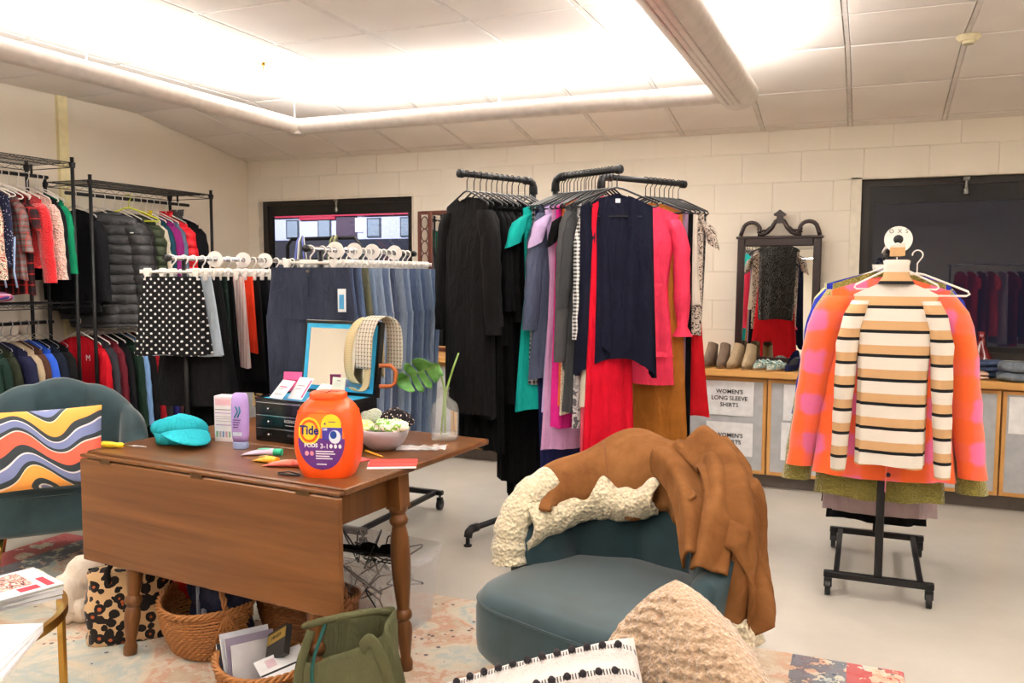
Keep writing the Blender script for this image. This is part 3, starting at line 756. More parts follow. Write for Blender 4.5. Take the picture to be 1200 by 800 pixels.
# lower rails
def low(y, n, l, c, rgb, **kw):
    a = dict(L=.84, hw=.21, hem=.24, d=.03, fold=.008, sl=.6, sr=(.06, .048)); a.update(kw)
    o = G(n, l, c, (RX, y, 1.17), 0, rgb if not isinstance(rgb, tuple) else fab(rgb), **a)
    on_rail(H_WIRE if y < 4.2 else H_WHITE, RX, y, 1.165, 0, hl_('wire' if y < 4.2 else 'white', l), 'wire hangers on the far left lower rail' if y < 4.2 else 'white hangers on the lower rail below the coats')
    return o
low(3.46, 'coat', 'slate grey coat on the lower rail at the left picture edge', 'coat', (72, 76, 84))
low(3.54, 'coat', 'charcoal coat on the lower left rail beside the slate one', 'coat', (44, 46, 50))
low(3.62, 'jacket', 'dark green jacket on the lower left rail, first of the greens', 'jacket', (36, 58, 48))
low(3.69, 'jacket', 'forest green blazer on the lower left rail beside the navy coat', 'jacket', (30, 48, 42))
low(3.76, 'coat', 'dark olive coat on the lower left rail', 'coat', (44, 48, 36))
low(3.84, 'coat', 'wide navy blue coat on the lower left rail', 'coat', (34, 36, 62), hw=.24, sr=(.075, .055))
low(3.91, 'jacket', 'beige jacket behind the navy coat on the lower left rail', 'jacket', (184, 166, 138), L=.45, sl=.38)
low(3.97, 'jacket', 'brown suede jacket on the lower left rail', 'jacket', (76, 50, 40))
o = low(4.03, 'varsity_jacket', 'royal blue and yellow sports jacket above the left armchair', 'jacket', (40, 84, 190), sm=hstripes([(0, (240, 196, 40)), (.80, (40, 84, 190))], 2.0, 'blue_yellow_sleeve'), sr=(.06, .05))
low(4.10, 'jacket', 'midnight blue jacket right of the blue and yellow one', 'jacket', (28, 34, 48))
low(4.17, 'jacket', 'black jacket at the right end of the lower left rail', 'jacket', (22, 22, 24), L=.6)
o = low(4.44, 'zip_jacket', 'red zip jacket with small white lettering on the lower coat rail', 'jacket', (186, 22, 36), L=.62, hw=.22, sl=.52, sr=(.062, .05))
text('M', .06, PAPER, o, (.14, -.052, -.27), (math.pi/2, 0, 0))
low(4.52, 'coat', 'charcoal grey coat right of the red zip jacket', 'coat', (52, 52, 58))
low(4.59, 'track_jacket', 'maroon track jacket with a white side stripe', 'jacket', (96, 30, 40), L=.8)
low(4.66, 'coat', 'long black coat on the lower coat rail', 'coat', (20, 20, 24), L=.92)
low(4.74, 'coat', 'long dark green coat on the lower coat rail', 'coat', (30, 50, 40), L=.90, hw=.22)
low(4.80, 'raincoat', 'pale blue raincoat just showing between dark coats', 'coat', (120, 156, 204), L=.55)
low(4.87, 'coat', 'long black wool coat beside the pale blue raincoat', 'coat', (24, 22, 24), L=.92)
low(4.93, 'jacket', 'crimson jacket between black coats on the lower rail', 'jacket', (150, 26, 34), L=.7)
low(5.00, 'coat', 'long dark grey coat on the lower coat rail', 'coat', (48, 46, 48), L=.9)
low(5.07, 'coat', 'indigo coat on the lower coat rail', 'coat', (40, 36, 96), L=.88)
low(5.14, 'coat', 'burgundy brown coat on the lower coat rail', 'coat', (84, 48, 50), L=.8)
low(5.22, 'puffer_coat', 'dark grey puffer coat low on the coat rack behind the skirts', 'coat', puf((62, 62, 64)), L=.86, quilt=10, d=.05)
low(5.32, 'puffer_coat', 'black puffer coat low at the right end of the coat rack', 'coat', puf((34, 34, 38)), L=.86, quilt=9, d=.05)

# ------------------------------------------------------------ skirt rack and jeans rack
def caster(root, x, y, r=.035):
    o = MB().tube([(x-.012, y, r), (x+.012, y, r)], r, 18).build('caster', BLACKP, root, sharp=40)
    MB().box(x-.018, x+.018, y-.018, y+.014, r*1.0, r*2+.012, .004).tube([(x, y, r*2), (x, y, r*2+.04)], .007, 8).build('caster_fork', BLACKM, o, smooth=False)
def rolling_rack(name, label, x, y0, y1, z, hw=.26, tube=.013, capm=BLACKP, railm=None):
    ym = (y0+y1)/2
    root = empty(name, (x, ym, 0), 0, label, 'clothes rack')
    a, b = y0-ym, y1-ym
    MB().tube([(0, a, z), (0, b, z)], tube, 14).build('hanging_rail', railm or CHROME, root)
    for q in (a, b): MB().tube([(0, q-.015, z), (0, q+.015, z)], tube+.006, 14).build('rail_cap', capm, root)
    for q in (a+.12, b-.12):
        MB().tube([(0, q, .1), (0, q, z)], .014, 12).build('upright', BLACKM, root)
        MB().box(-hw, hw, q-.018, q+.018, .095, .125, .004).build('base_bar', BLACKM, root, smooth=False)
        for s in (-1, 1): caster(root, s*(hw-.02), q)
    for s in (-1, 1): MB().box(s*(hw-.05)-.014, s*(hw-.05)+.014, a+.12, b-.12, .098, .122).build('side_bar', BLACKM, root, smooth=False)
    return root
SX, SZ = -3.46, 1.585
rolling_rack('skirt_rack', 'black and chrome rolling rack of skirts left of the jeans', SX, 3.50, 4.72, SZ)
JX, JZ = -2.72, 1.635
rolling_rack('jeans_rack', 'black and chrome rolling rack packed with jeans behind the table', JX, 3.72, 4.86, JZ, .27)
def clipat(x, y, z, rz, g, l=''):
    hang_hanger(H_CLIP, (x, y, z+.014), rz, hl_('white clip', l), 'white clip hangers on the %s' % g)
def sk(y, l, m, rz=0, **kw):
    kw = dict(dict(L=.6, wt=.16, wh=.2, d=.018, fold=.007), **kw); c = kw.pop('c', 'skirt')
    skirt(c.replace(' ', '_'), l, c, (SX, y, SZ+.012), rz, m, **kw); clipat(SX, y, SZ, rz, 'skirt rack', l)
sk(3.53, 'black skirt with white polka dots at the front of the skirt rack', dots((14, 14, 17), (240, 238, 236), 48, .20), R_(24), L=.42, wt=.15, wh=.20, d=.045, fold=.013, k=9)
sk(3.62, 'pale blue-grey skirt right behind the polka dot one', fab((178, 192, 206)), R_(12), L=.43, wh=.22)
sk(3.69, 'long black pleated skirt below the polka dot one', fab((24, 24, 26)), R_(8), L=.72, wh=.26, d=.035, fold=.012)
sk(3.76, 'dark green long skirt on the skirt rack', fab((30, 44, 40)), L=.6, wt=.17, wh=.21)
sk(3.82, 'black knee-length skirt beside the dark green one', fab((20, 20, 22)), L=.9, wh=.22)
sk(3.90, 'pink and white pinstriped skirt', hstripes([(0, (232, 190, 188)), (.5, (245, 232, 228))], .02, 'pinstripe_cloth', 0), L=.52, wt=.17, wh=.2, d=.015)
sk(3.97, 'orange-red skirt with two gold buttons', fab((224, 62, 34)), L=.44, wt=.175, wh=.2, d=.022)
sk(4.05, 'black pencil skirt right of the orange-red one', fab((28, 28, 30)), L=.62)
sk(4.12, 'black flared skirt on the skirt rack, second right of orange', fab((22, 22, 26)), L=.7, wh=.24)
sk(4.19, 'charcoal wool skirt before the rust plaid one', fab((40, 38, 40)), L=.62)
sk(4.27, 'rust and cream plaid skirt near the front jeans', plaid((150, 74, 62), (196, 140, 120), (90, 44, 40), 18, 18), L=.62)
sk(4.34, 'mustard tan corduroy skirt near the front jeans', fab((186, 140, 84)), L=.64)
sk(4.41, 'leopard print long skirt next to the front jeans', leopard((214, 184, 130), (36, 26, 20), (176, 130, 80), 30), L=.84)
sk(4.49, 'dark brown skirt at the far end of the skirt rack', fab((70, 46, 40)), L=.7)
sk(4.57, 'black midi skirt at the far end of the skirt rack', fab((24, 22, 24)), L=.8)
oj = bpy.data.objects.get('skirt.006')
def jn(y, l, rgb, rz=0, x=JX, n='jeans', **kw):
    kw = dict(dict(L=1.0, wt=.185, d=.018, hemw=.085), **kw); m = kw.pop('m', None) or denim(rgb)
    o = trousers(n, l, (x, y, JZ+.012), rz, m, **kw); clipat(x, y, JZ, rz, 'jeans rack', l); return o
o = jn(3.75, 'dark indigo jeans facing the camera at the front of the jeans rack', (24, 34, 60), R_(14), L=1.14, wt=.215, d=.04, pocket=True, hemw=.11)
pt = empty('price_tag', (JX+.205, 3.735, JZ-.21), R_(14), 'white price tag hanging from the front dark jeans', 'tag')
MB().box(-.022, .022, -.003, 0, -.12, 0, 0).build('tag_card', PAPER, pt, smooth=False)
MB().box(-.014, .012, -.0045, -.003, -.105, -.03).build('blue_print', plain('blue_print', (70, 150, 200), .6), pt, smooth=False)
js = [((52, 70, 108), 'navy blue jeans directly behind the front pair'), ((30, 42, 74), 'very dark jeans, second slice right of the front pair'), ((62, 84, 124), 'mid blue jeans before the olive trousers'),
      ((88, 88, 60), 'olive green trousers among the jeans'), ((104, 128, 164), 'washed blue jeans with studs right of the olive trousers'), ((126, 148, 178), 'light blue jeans with a white oval tag'),
      ((86, 108, 146), 'medium blue jeans, third right of the olive trousers'), ((160, 172, 188), 'pale grey-blue ripped jeans'), ((58, 74, 108), 'dark blue jeans beside the pale ripped pair'),
      ((120, 138, 164), 'faded blue jeans with frayed seam'), ((92, 116, 154), 'stone washed blue jeans in the right half of the rack'), ((136, 156, 184), 'sky blue jeans in the right half of the rack'),
      ((70, 92, 132), 'deep blue jeans near the right end'), ((112, 136, 170), 'light washed jeans near the right end'), ((84, 108, 150), 'blue bootcut jeans, third from the far end'),
      ((128, 152, 186), 'pale blue jeans, second from the far end'), ((100, 126, 166), 'soft blue jeans at the far end next to black clothes')]
for i, (c, l) in enumerate(js):
    jn(3.86+i*.0575, l, c, R_(random.uniform(-5, 5)), L=1.12+random.uniform(-.08, .06), wt=.185+random.uniform(-.01, .015), x=JX+.0)
# size markers hooked on the rails
disk = MB().grid(lambda u, v: ((.016+.028*v)*math.cos(2*math.pi*u), -.002, (.016+.028*v)*math.sin(2*math.pi*u)), 28, 1, True).grid(lambda u, v: ((.016+.028*v)*math.cos(2*math.pi*u), .002, (.016+.028*v)*math.sin(2*math.pi*u)), 28, 1, True)
disk = MB().loft([[(r*math.cos(q), y, r*math.sin(q)) for q in [2*math.pi*k/28 for k in range(28)]] for r, y in ((.016, -.002), (.046, -.002), (.046, .002), (.016, .002), (.016, -.002))], False, False)
dme = disk.mesh('size_divider', False); dme.materials.append(WHITEP)
def divider(x, y, z, rack, rz=0, n=0):
    o = bpy.data.objects.new('size_divider', dme); o.location = (x, y, z); o.rotation_euler = (0, 0, rz); lnk(o)
    tag(o, 'round white plastic size divider ringing the rail of the %s' % rack, 'divider', 'size dividers on the %s' % rack); return o
for y, l in ((3.98, 'nearest the rail cap'), (4.17, 'second from the rail cap'), (4.36, 'third from the rail cap'), (4.62, 'farthest from the rail cap')):
    o = divider(JX, y, JZ, 'jeans rack', R_(20)); o['label'] = 'round white size divider on the jeans rail, '+l
for y, l in ((3.86, 'nearest the polka dot skirt'), (4.1, 'middle one of three'), (4.3, 'closest to the jeans')):
    o = divider(SX, y, SZ, 'skirt rack', R_(20)); o['label'] = 'round white size divider on the skirt rail, '+l

# a low black rail with straps by the left window
br = empty('belt_rack', (-3.62, 5.35, 0), R_(-10), 'low black tubular rack with straps before the left window', 'rack')
MB().tube([(-.55, 0, 0), (-.55, 0, 1.72), (-.5, 0, 1.77), (.16, 0, 1.77), (.22, 0, 1.70), (.22, 0, 0)], .014, 10).build('tube_frame', BLACKM, br)
MB().tube([(-.55, 0, 1.62), (.22, 0, 1.62)], .006, 8).build('cross_rail', BLACKM, br)
MB().box(-.6, -.5, -.2, .2, 0, .02).build('foot', BLACKM, br, smooth=False); MB().box(.17, .27, -.2, .2, 0, .02).build('foot', BLACKM, br, smooth=False)
def straps(x, rgbs, label, n):
    r = empty('strap_bundle', (-3.62+x, 5.35-x*.17-.02, 1.77), 0, label, 'straps')
    for i in range(n):
        a = -.05+.1*i/(n-1)
        MB().tube([(a*.3, 0, .018), (a*.6, -.02, -.02), (a, -.022, -.14), (a*1.3, -.02, -.30)], .011, 6, sx=.4).build('strap', plain('strap_%d_%d' % rgbs[i % len(rgbs)][:2], rgbs[i % len(rgbs)], .7), r)
straps(-.36, [(104, 116, 190), (214, 214, 210), (80, 84, 84)], 'bundle of blue and white straps hung by the left window', 5)
straps(-.02, [(110, 116, 78), (60, 46, 40), (150, 150, 110)], 'bundle of camouflage green straps hung by the left window', 5)

# ------------------------------------------------------------ iron pipe racks
def arm_rack(label, pole, tip, z, foot, foot2=None, r=.0165):
    root = empty('pipe_rack', (pole[0], pole[1], 0), 0, label, 'clothes rack')
    dx, dy = tip[0]-pole[0], tip[1]-pole[1]
    MB().tube([(0, 0, .05), (0, 0, z-.05)], r, 14).build('pole', PIPE, root)
    MB().tube([(dx*.12, dy*.12, z), (dx, dy, z)], r, 14).build('hanging_rail', PIPE, root)
    L = math.hypot(dx, dy); ux, uy = dx/L, dy/L
    e = MB().tube([(0, 0, z-.075), (0, 0, z-.035), (ux*.01, uy*.01, z-.012), (ux*.035, uy*.035, z), (ux*.075, uy*.075, z)], [r*1.45, r*1.35, r*1.3, r*1.35, r*1.45], 14)
    e.build('elbow', PIPE, root)
    MB().tube([(dx-ux*.02, dy-uy*.02, z), (dx+ux*.008, dy+uy*.008, z), (dx+ux*.014, dy+uy*.014, z)], [r*1.4, r*1.4, r*.8], 14).build('end_cap', PIPE, root, sharp=40)
    MB().lathe([(r*2.6, .0), (r*2.6, .012), (r*1.5, .02), (r*1.5, .07)], 16, (0, 0, .065)).build('floor_flange', PIPE, root, sharp=40)
    for f in (foot, foot2):
        if not f: continue
        fx, fy = f[0]-pole[0], f[1]-pole[1]; Lf = math.hypot(fx, fy); vx, vy = fx/Lf, fy/Lf
        q = MB().tube([(0, 0, .09), (fx-vx*.06, fy-vy*.06, .09)], r, 12).build('foot_bar', PIPE, root)
        MB().tube([(fx-vx*.08, fy-vy*.08, .09), (fx-vx*.03, fy-vy*.03, .09), (fx-vx*.008, fy-vy*.008, .078), (fx, fy, .05)], r*1.45, 12).build('elbow', PIPE, q)
        MB().lathe([(.022, 0), (.024, .008), (.012, .014), (.012, .05)], 14, (fx, fy, 0)).build('levelling_foot', PIPE, q, sharp=40)
    return root
P1, T1 = (-1.83, 4.72), (-2.06, 4.20)
arm_rack('black iron pipe rack with only black clothes, its foot sticking out left', P1, T1, 2.05, (-1.99, 4.15), (-1.66, 5.3))
P2, T2 = (-1.60, 4.46), (-1.17, 4.22)
arm_rack('black iron pipe rack holding the teal, lavender and navy dresses', P2, T2, 2.035, (-1.2, 4.2), (-1.45, 5.0))
P3, T3 = (-1.36, 4.53), (-1.02, 5.10)
arm_rack('black iron pipe rack holding the coral dress, right of the navy cardigan', P3, T3, 2.04, (-1.0, 4.5), (-1.7, 5.0))
def along(P, T, t): return (P[0]+(T[0]-P[0])*t, P[1]+(T[1]-P[1])*t)
def place(P, T, z, t, n, l, c, m, rz, g, **kw):
    x, y = along(P, T, t)
    a = dict(L=.9, hw=.2, hem=.22, d=.02, fold=.009, sl=.54, sr=(.045, .032), fall=.07, top=-.115); a.update(kw)
    o = G(n, l, c, (x, y, z+.005), rz, m, **a)
    hang_hanger(H_BLACK, (x, y, z+.018), rz, hl_('black', l), 'black hangers with the %s' % g, min(1, a['hw']/.2))
    return o
BK = [fab((14, 14, 16)), fab((20, 19, 20)), fab((10, 10, 12)), fab((30, 29, 30))]
g1 = 'black clothes'
ang1 = R_(-34)
bl = [(.06, 'dress', 'short-sleeved black blouse at the elbow end of the black clothes', 'blouse', 0, dict(L=.62, sleeve='short')),
      (.13, 'trousers_suit', 'black jumpsuit reaching nearly to the floor, right end of black clothes', 'jumpsuit', 2, dict(L=1.78, hem=.17, sleeve=None)),
      (.22, 'dress', 'black maxi dress beside the jumpsuit', 'dress', 0, dict(L=1.68, hem=.2, sleeve=None)),
      (.31, 'blouse', 'black cap-sleeve blouse in the middle of black clothes', 'blouse', 2, dict(L=.72, sleeve='short')),
      (.38, 'dress', 'black A-line dress in the middle of black clothes', 'dress', 1, dict(L=1.12, hem=.27, fold=.014)),
      (.45, 'shirt', 'black shirt with a column of small buttons', 'shirt', 0, dict(L=.80)),
      (.52, 'dress', 'black short-sleeved dress beside the buttoned shirt', 'dress', 2, dict(L=1.1, sleeve='short')),
      (.59, 'cardigan', 'long black open cardigan beside the buttoned shirt', 'cardigan', 1, dict(L=1.15, sl=.6)),
      (.66, 'blazer', 'black blazer among the black clothes', 'blazer', 0, dict(L=.82)),
      (.74, 'dress', 'black midi dress with a wide hem, third from the rail cap', 'dress', 2, dict(L=1.42, hem=.22, fold=.014)),
      (.82, 'coat', 'dark charcoal duster coat near the rail cap', 'coat', 3, dict(L=1.22, hw=.2, sl=.62, d=.03)),
      (.91, 'coat', 'long black coat nearest the camera at the rail cap', 'coat', 1, dict(L=1.2, hw=.21, sl=.66, d=.04, sr=(.06, .045)))]
for t, n, l, c, mi, kw in bl:
    o = place(P1, T1, 2.05, t, n.replace('trousers_suit', 'jumpsuit'), l, c, BK[mi], ang1+R_(random.uniform(-4, 4)), g1, **kw)
    if 'column' in l: buttons(o, 7, -.2, -.75, plain('pearl_button', (190, 190, 196), .3), x=.02, y=-.036, r=.006)
g2 = 'bright dresses'
A2 = R_(52)
bright = [
 (.10, 'dress', 'teal dress with cap sleeve and ruffled hem at the far left of the bright dresses', 'dress', fab((20, 158, 150)), dict(L=1.16, hem=.285, hw=.245, sleeve='short', fold=.014, sr=(.06, .05), waist=(.42, .225))),
 (.14, 'blouse', 'black and white patterned blouse behind the teal dress', 'blouse', plaid((240, 240, 240), (30, 30, 30), (20, 20, 20), 40, 40), dict(L=1.02, sleeve=None)),
 (.19, 'trousers', 'cobalt navy long dress hanging lowest on the bright rack', 'dress', fab((36, 40, 84)), dict(L=1.50, hem=.15, sleeve=None, d=.018)),
 (.24, 'dress', 'denim blue long-sleeved dress next to the teal one', 'dress', denim((58, 68, 98)), dict(L=.98, hw=.20, hem=.25, sl=.62, sr=(.05, .05), d=.025, spread=.04)),
 (.31, 'dress', 'lavender dress with tiered skirt on the bright rack', 'dress', fab((200, 176, 220)), dict(L=1.16, sleeve='short', hem=.21, hw=.19, fold=.012, waist=(.45, .15), sr=(.055, .045))),
 (.36, 'dress', 'mauve pink dress with a dipping curved hem', 'dress', fab((206, 156, 200)), dict(L=1.36, sleeve=None, hem=.21, hw=.16, fold=.016)),
 (.42, 'dress', 'hot pink sleeveless dress between lavender and grey', 'dress', fab((226, 44, 146)), dict(L=1.24, sleeve=None, hem=.17, hw=.155)),
 (.47, 'top', 'black short-sleeved top above the hot pink dress', 'top', BK[0], dict(L=.6, sleeve='short', hw=.14, hem=.14)),
 (.50, 'dress', 'orange dress showing as a thin strip', 'dress', fab((226, 110, 60)), dict(L=1.12, sleeve=None, hem=.165, hw=.15)),
 (.54, 'dress', 'cream dress with small black dots', 'dress', speckle((222, 208, 188), (50, 44, 40), 150, .3), dict(L=1.16, sleeve=None, hem=.17, hw=.15)),
 (.59, 'cardigan', 'long charcoal grey knit cardigan on the bright rack', 'cardigan', fab((74, 74, 76)), dict(L=.92, sl=.78, sr=(.05, .04), hw=.165, hem=.17, spread=.02)),
 (.64, 'dress', 'dark grey marl dress beside the charcoal cardigan', 'dress', fab((60, 62, 64)), dict(L=1.14, hem=.19, sl=.5, hw=.14)),
 (.69, 'dress', 'grey floral chiffon dress beside the gingham one', 'dress', blotch([(150, 146, 150), (200, 196, 196), (90, 84, 90)], 22), dict(L=1.22, sleeve=None, hem=.15, hw=.13)),
 (.74, 'shirt', 'black and white gingham shirt peeking beside the navy cardigan', 'shirt', plaid((240, 240, 240), (60, 60, 60), (20, 20, 20), 52, 52, w1=.5, w2=.0), dict(L=.86, sl=.66, sr=(.045, .035), hw=.115, hem=.12, spread=.015)),
 (.79, 'dress', 'coral and white sleeveless dress behind the navy cardigan', 'dress', fab((220, 90, 110)), dict(L=1.34, sleeve=None, hem=.13, hw=.125)),
 (.84, 'cardigan', 'long cream knit cardigan peeking out below the navy one', 'cardigan', fab((230, 220, 202)), dict(L=1.10, sl=.5, sleeve=None, hem=.15, hw=.12, d=.03)),
 (.89, 'dress', 'bright red pleated dress below the navy cardigan', 'dress', fab((206, 20, 44)), dict(L=1.42, sleeve=None, hem=.155, hw=.12, fold=.014, k=12, d=.03)),
]
for i, (t, n, l, c, m, kw) in enumerate(bright):
    place(P2, T2, 2.035, t, n if n != 'trousers' else 'dress', l, c, m, A2+R_(random.uniform(-2, 2)), g2, **kw)
# the navy cardigan at the near end, front open
nx, ny = along(P2, T2, .965)
NAVY = fab((22, 24, 40)); rzN = R_(24)
nav = G('cardigan', 'navy blue open-front cardigan facing the camera on the bright rack', 'cardigan', (nx, ny, 2.04), rzN, NAVY, L=.90, hw=.185, hem=.205, d=.04, sleeve=None, fold=.014, k=8, top=-.115, neck=.07, nd=.03, hemcurve=-.10, spread=.0)
for s in (-1, 1): MB().grid(lambda u, v: (s*(.05+.05*u-.02*v)+.004*math.sin(v*9), -.046-.014*math.sin(u*math.pi)-.01*v, -.14-.02*u-(.80-.06*u)*v), 5, 16).build('front_panel', NAVY, nav)
MB().box(-.10, .12, -.044, -.036, -.245, -.238).build('inner_bar', BLACKP, nav, smooth=False)
MB().box(-.012, .012, -.042, -.04, -.175, -.155).build('neck_label', PAPER, nav, smooth=False)
hang_hanger(H_BLACK, (nx, ny, 2.053), rzN, 'black hanger holding the navy blue open-front cardigan', 'black hangers with the bright dresses')
g3 = 'coral dress'
cor = fab((240, 62, 96), .6); A3 = R_(4)
tc = .52
x, y = along(P3, T3, tc)
co = G('dress', 'coral pink long-sleeved dress with ruffled cuffs and gathered waist', 'dress', (x, y, 2.045), A3, cor, L=1.04, hw=.195, hem=.19, d=.045, waist=(.47, .135), sl=.66, sr=(.05, .045), cuff='ruffle', fold=.013, k=9, top=-.13, spread=.02)
MB().loft([[((.134+e)*math.cos(q), (.052+e)*math.sin(q), z) for q in [2*math.pi*j/30 for j in range(30)]] for z, e in ((-.59, 0), (-.595, .006), (-.615, .002), (-.635, .006), (-.655, .002), (-.66, .004))], False, False).build('gathered_waistband', cor, co)
MB().grid(lambda u, v: ((.165+.012*v)*math.cos(2*math.pi*u)*(1+.02*math.sin(2*math.pi*u*16)*v), (.06+.014*v)*math.sin(2*math.pi*u), -.98-.03*v), 64, 2, True).build('hem_ruffle', cor, co)
hang_hanger(H_BLACK, (x, y, 2.058), A3, 'black hanger holding the coral pink long-sleeved dress', 'black hangers with the coral dress')
for t, n, l, c, m, kw in [
 (.58, 'dress', 'camel brown long dress behind the coral one', 'dress', fab((172, 108, 44)), dict(L=1.40, sleeve=None, hem=.24, hw=.19)),
 (.63, 'dress', 'mauve grey chiffon dress behind the coral one', 'dress', fab((140, 116, 140)), dict(L=1.36, sleeve=None, hem=.2)),
 (.69, 'dress', 'long black dress right of the coral sleeve', 'dress', BK[0], dict(L=1.4, sleeve=None, hem=.2, hw=.2)),
 (.75, 'top', 'cream top right of the coral dress', 'top', fab((226, 214, 200)), dict(L=.6, sleeve=None)),
 (.81, 'dress', 'snakeskin print dress at the right of the pipe racks', 'dress', blotch([(200, 186, 172), (60, 50, 46), (206, 192, 178), (196, 180, 166)], 20, dist=3), dict(L=.78, sleeve='short', hw=.21, hem=.2, d=.03)),
 (.86, 'dress', 'scarlet red dress at the right end of the pipe racks', 'dress', fab((200, 26, 36)), dict(L=1.26, sleeve=None, hw=.15, hem=.24, d=.03)),
 (.93, 'fur_vest', 'black vest with fluffy shoulders at the right end of the pipe racks', 'vest', fluffy((26, 24, 24), 120, 1, 'black_fur_trim'), dict(L=.7, sleeve=None, hw=.17, hem=.15))]:
    place(P3, T3, 2.04, t, n, l, c, m, R_(-2), g3, **kw)

# ------------------------------------------------------------ rolling rack at the right with the striped sweater
rk = empty('rolling_clothes_rack', (.095, 4.56, 0), 0, 'black rolling clothes rack at the right, casters under an H base', 'clothes rack')
for s in (-1, 1):
    MB().box(-.235, .235, s*.38-.016, s*.38+.016, .085, .115, .003).build('base_bar', BLACKM, rk, smooth=False)
    MB().box(s*.18-.013, s*.18+.013, -.38, .38, .088, .112, .003).build('side_bar', BLACKM, rk, smooth=False)
    for q in (-1, 1): caster(rk, s*.215, q*.38, .037)
    MB().box(-.0175, .0175, s*.38-.0175, s*.38+.0175, .115, 1.60 if s < 0 else 1.60, .003).build('upright', BLACKM, rk, smooth=False)
MB().tube([(0, -.46, 1.615), (0, .46, 1.615)], .0145, 14).build('hanging_rail', BLACKM, rk)
RZ_ = 1.63; RXr = .095
stm = [(0, (198, 158, 116)), (.30, (236, 230, 222)), (.62, (22, 22, 24)), (.74, (198, 158, 116))]
stm = [(0, (24, 24, 26)), (.13, (196, 156, 112)), (.50, (222, 214, 203))]
STR = hstripes(stm, .105, 'striped_knit')
sw = G('sweater', 'cream turtleneck sweater with tan and black stripes, front of the right rack', 'sweater', (.12, 4.02, RZ_-.035), 0, STR, L=.82, hw=.168, hem=.135, sm=hstripes(stm, .105, 'striped_knit_sleeve', off=.035), d=.045, sl=.76, sr=(.052, .032), fold=.006, k=5, neck=.05, nd=.0, top=-.10, fall=.075, spread=.032, waist=(.5, .138), nv=30, nu=56)
MB().lathe([(.075, -.035), (.052, .0), (.05, .045), (.054, .065), (.044, .07), (.036, .03)], 26, (0, 0, -.095), False, False, 1, .62).build('turtleneck', STR, sw)
MB().grid(lambda u, v: (-.03+.06*u, -.035+.006*math.sin(u*6), -.02+.055*v+.012*u), 4, 3).build('neck_fold', STR, sw)
hang_hanger(H_WHITE, (.12, 4.02, RZ_+.008), 0, 'white plastic hanger inside the striped turtleneck', None, .8)
dv = divider(.125, 4.10, RZ_+.03, 'right rolling rack', 0); dv.scale = (1.25, 1, 1.25); dv['label'] = 'round white size divider with a black centre above the striped turtleneck'; del dv['group']
MB().lathe([(.020, -.003), (.020, .001), (0, .002)], 18).build('black_centre', BLACKP, dv, loc=(0, 0, 0)).rotation_euler = (math.pi/2, 0, 0)
text('O  X  S', .02, INK, dv, (0, -.0035, .028), (math.pi/2, 0, 0))
hang_hanger(H_WHITE, (.205, 4.12, RZ_-.02), R_(0), 'empty white plastic hanger sticking out right of the striped turtleneck', None)
def m_orange():
    t = NT('orange_pink_check'); v = t.co((1, .3, 1)); x, y, z = t.xyz(t.co())
    a = t.noise(t.co((9, 2, 9)), 1, 2, .5, .3)
    fx = t.ma('LESS_THAN', t.ma('FRACT', t.ma('MULTIPLY', t.ma('ADD', x, 5.03), 6)), .5); fz = t.ma('LESS_THAN', t.ma('FRACT', t.ma('MULTIPLY', t.ma('ADD', z, 5), 5.4)), .5)
    d = t.ma('MULTIPLY', t.ma('SUBTRACT', t.noise(v, 5, 2), .5), 2.2)
    sx = t.ma('SINE', t.ma('ADD', t.ma('MULTIPLY', x, 36), d)); sz = t.ma('SINE', t.ma('ADD', t.ma('MULTIPLY', z, 33), d))
    s = t.ma('ADD', t.ma('MULTIPLY', t.ma('ADD', t.ma('MINIMUM', t.ma('MAXIMUM', t.ma('MULTIPLY', sx, 2.2), -1), 1), t.ma('MINIMUM', t.ma('MAXIMUM', t.ma('MULTIPLY', sz, 2.2), -1), 1)), .17), t.ma('ADD', .25, t.ma('MULTIPLY', a, .45)))
    n = t.noise(t.co(), 40, 2)
    c = t.ramp(s, [(.30, srgb(240, 98, 40)), (.50, srgb(238, 98, 74)), (.72, srgb(222, 104, 160))])
    t.set(t.mix(t.ma('MULTIPLY', n, .2), c, srgb(250, 140, 90)), .95, 0, .15, sheen=.4); t.bump(t.noise(t.co(), 300, 3), .5, .003); return t.m
og = m_orange()
oc = G('shacket', 'orange and pink checked overshirt jacket behind the striped turtleneck', 'jacket', (.10, 4.20, RZ_), 0, og, L=.93, hw=.245, hem=.30, d=.06, sl=.80, sr=(.085, .058), fold=.012, k=6, top=-.12, neck=.06, nd=.02, spread=.11, nv=24)
buttons(oc, 3, -.78, -1.02, plain('dark_button', (60, 40, 60), .4), x=.02, y=-.088, r=.011)
MB().tube([(.01, -.087, -.3), (.012, -.091, -.7), (.01, -.09, -1.1)], .003, 5).build('placket_seam', og, oc)
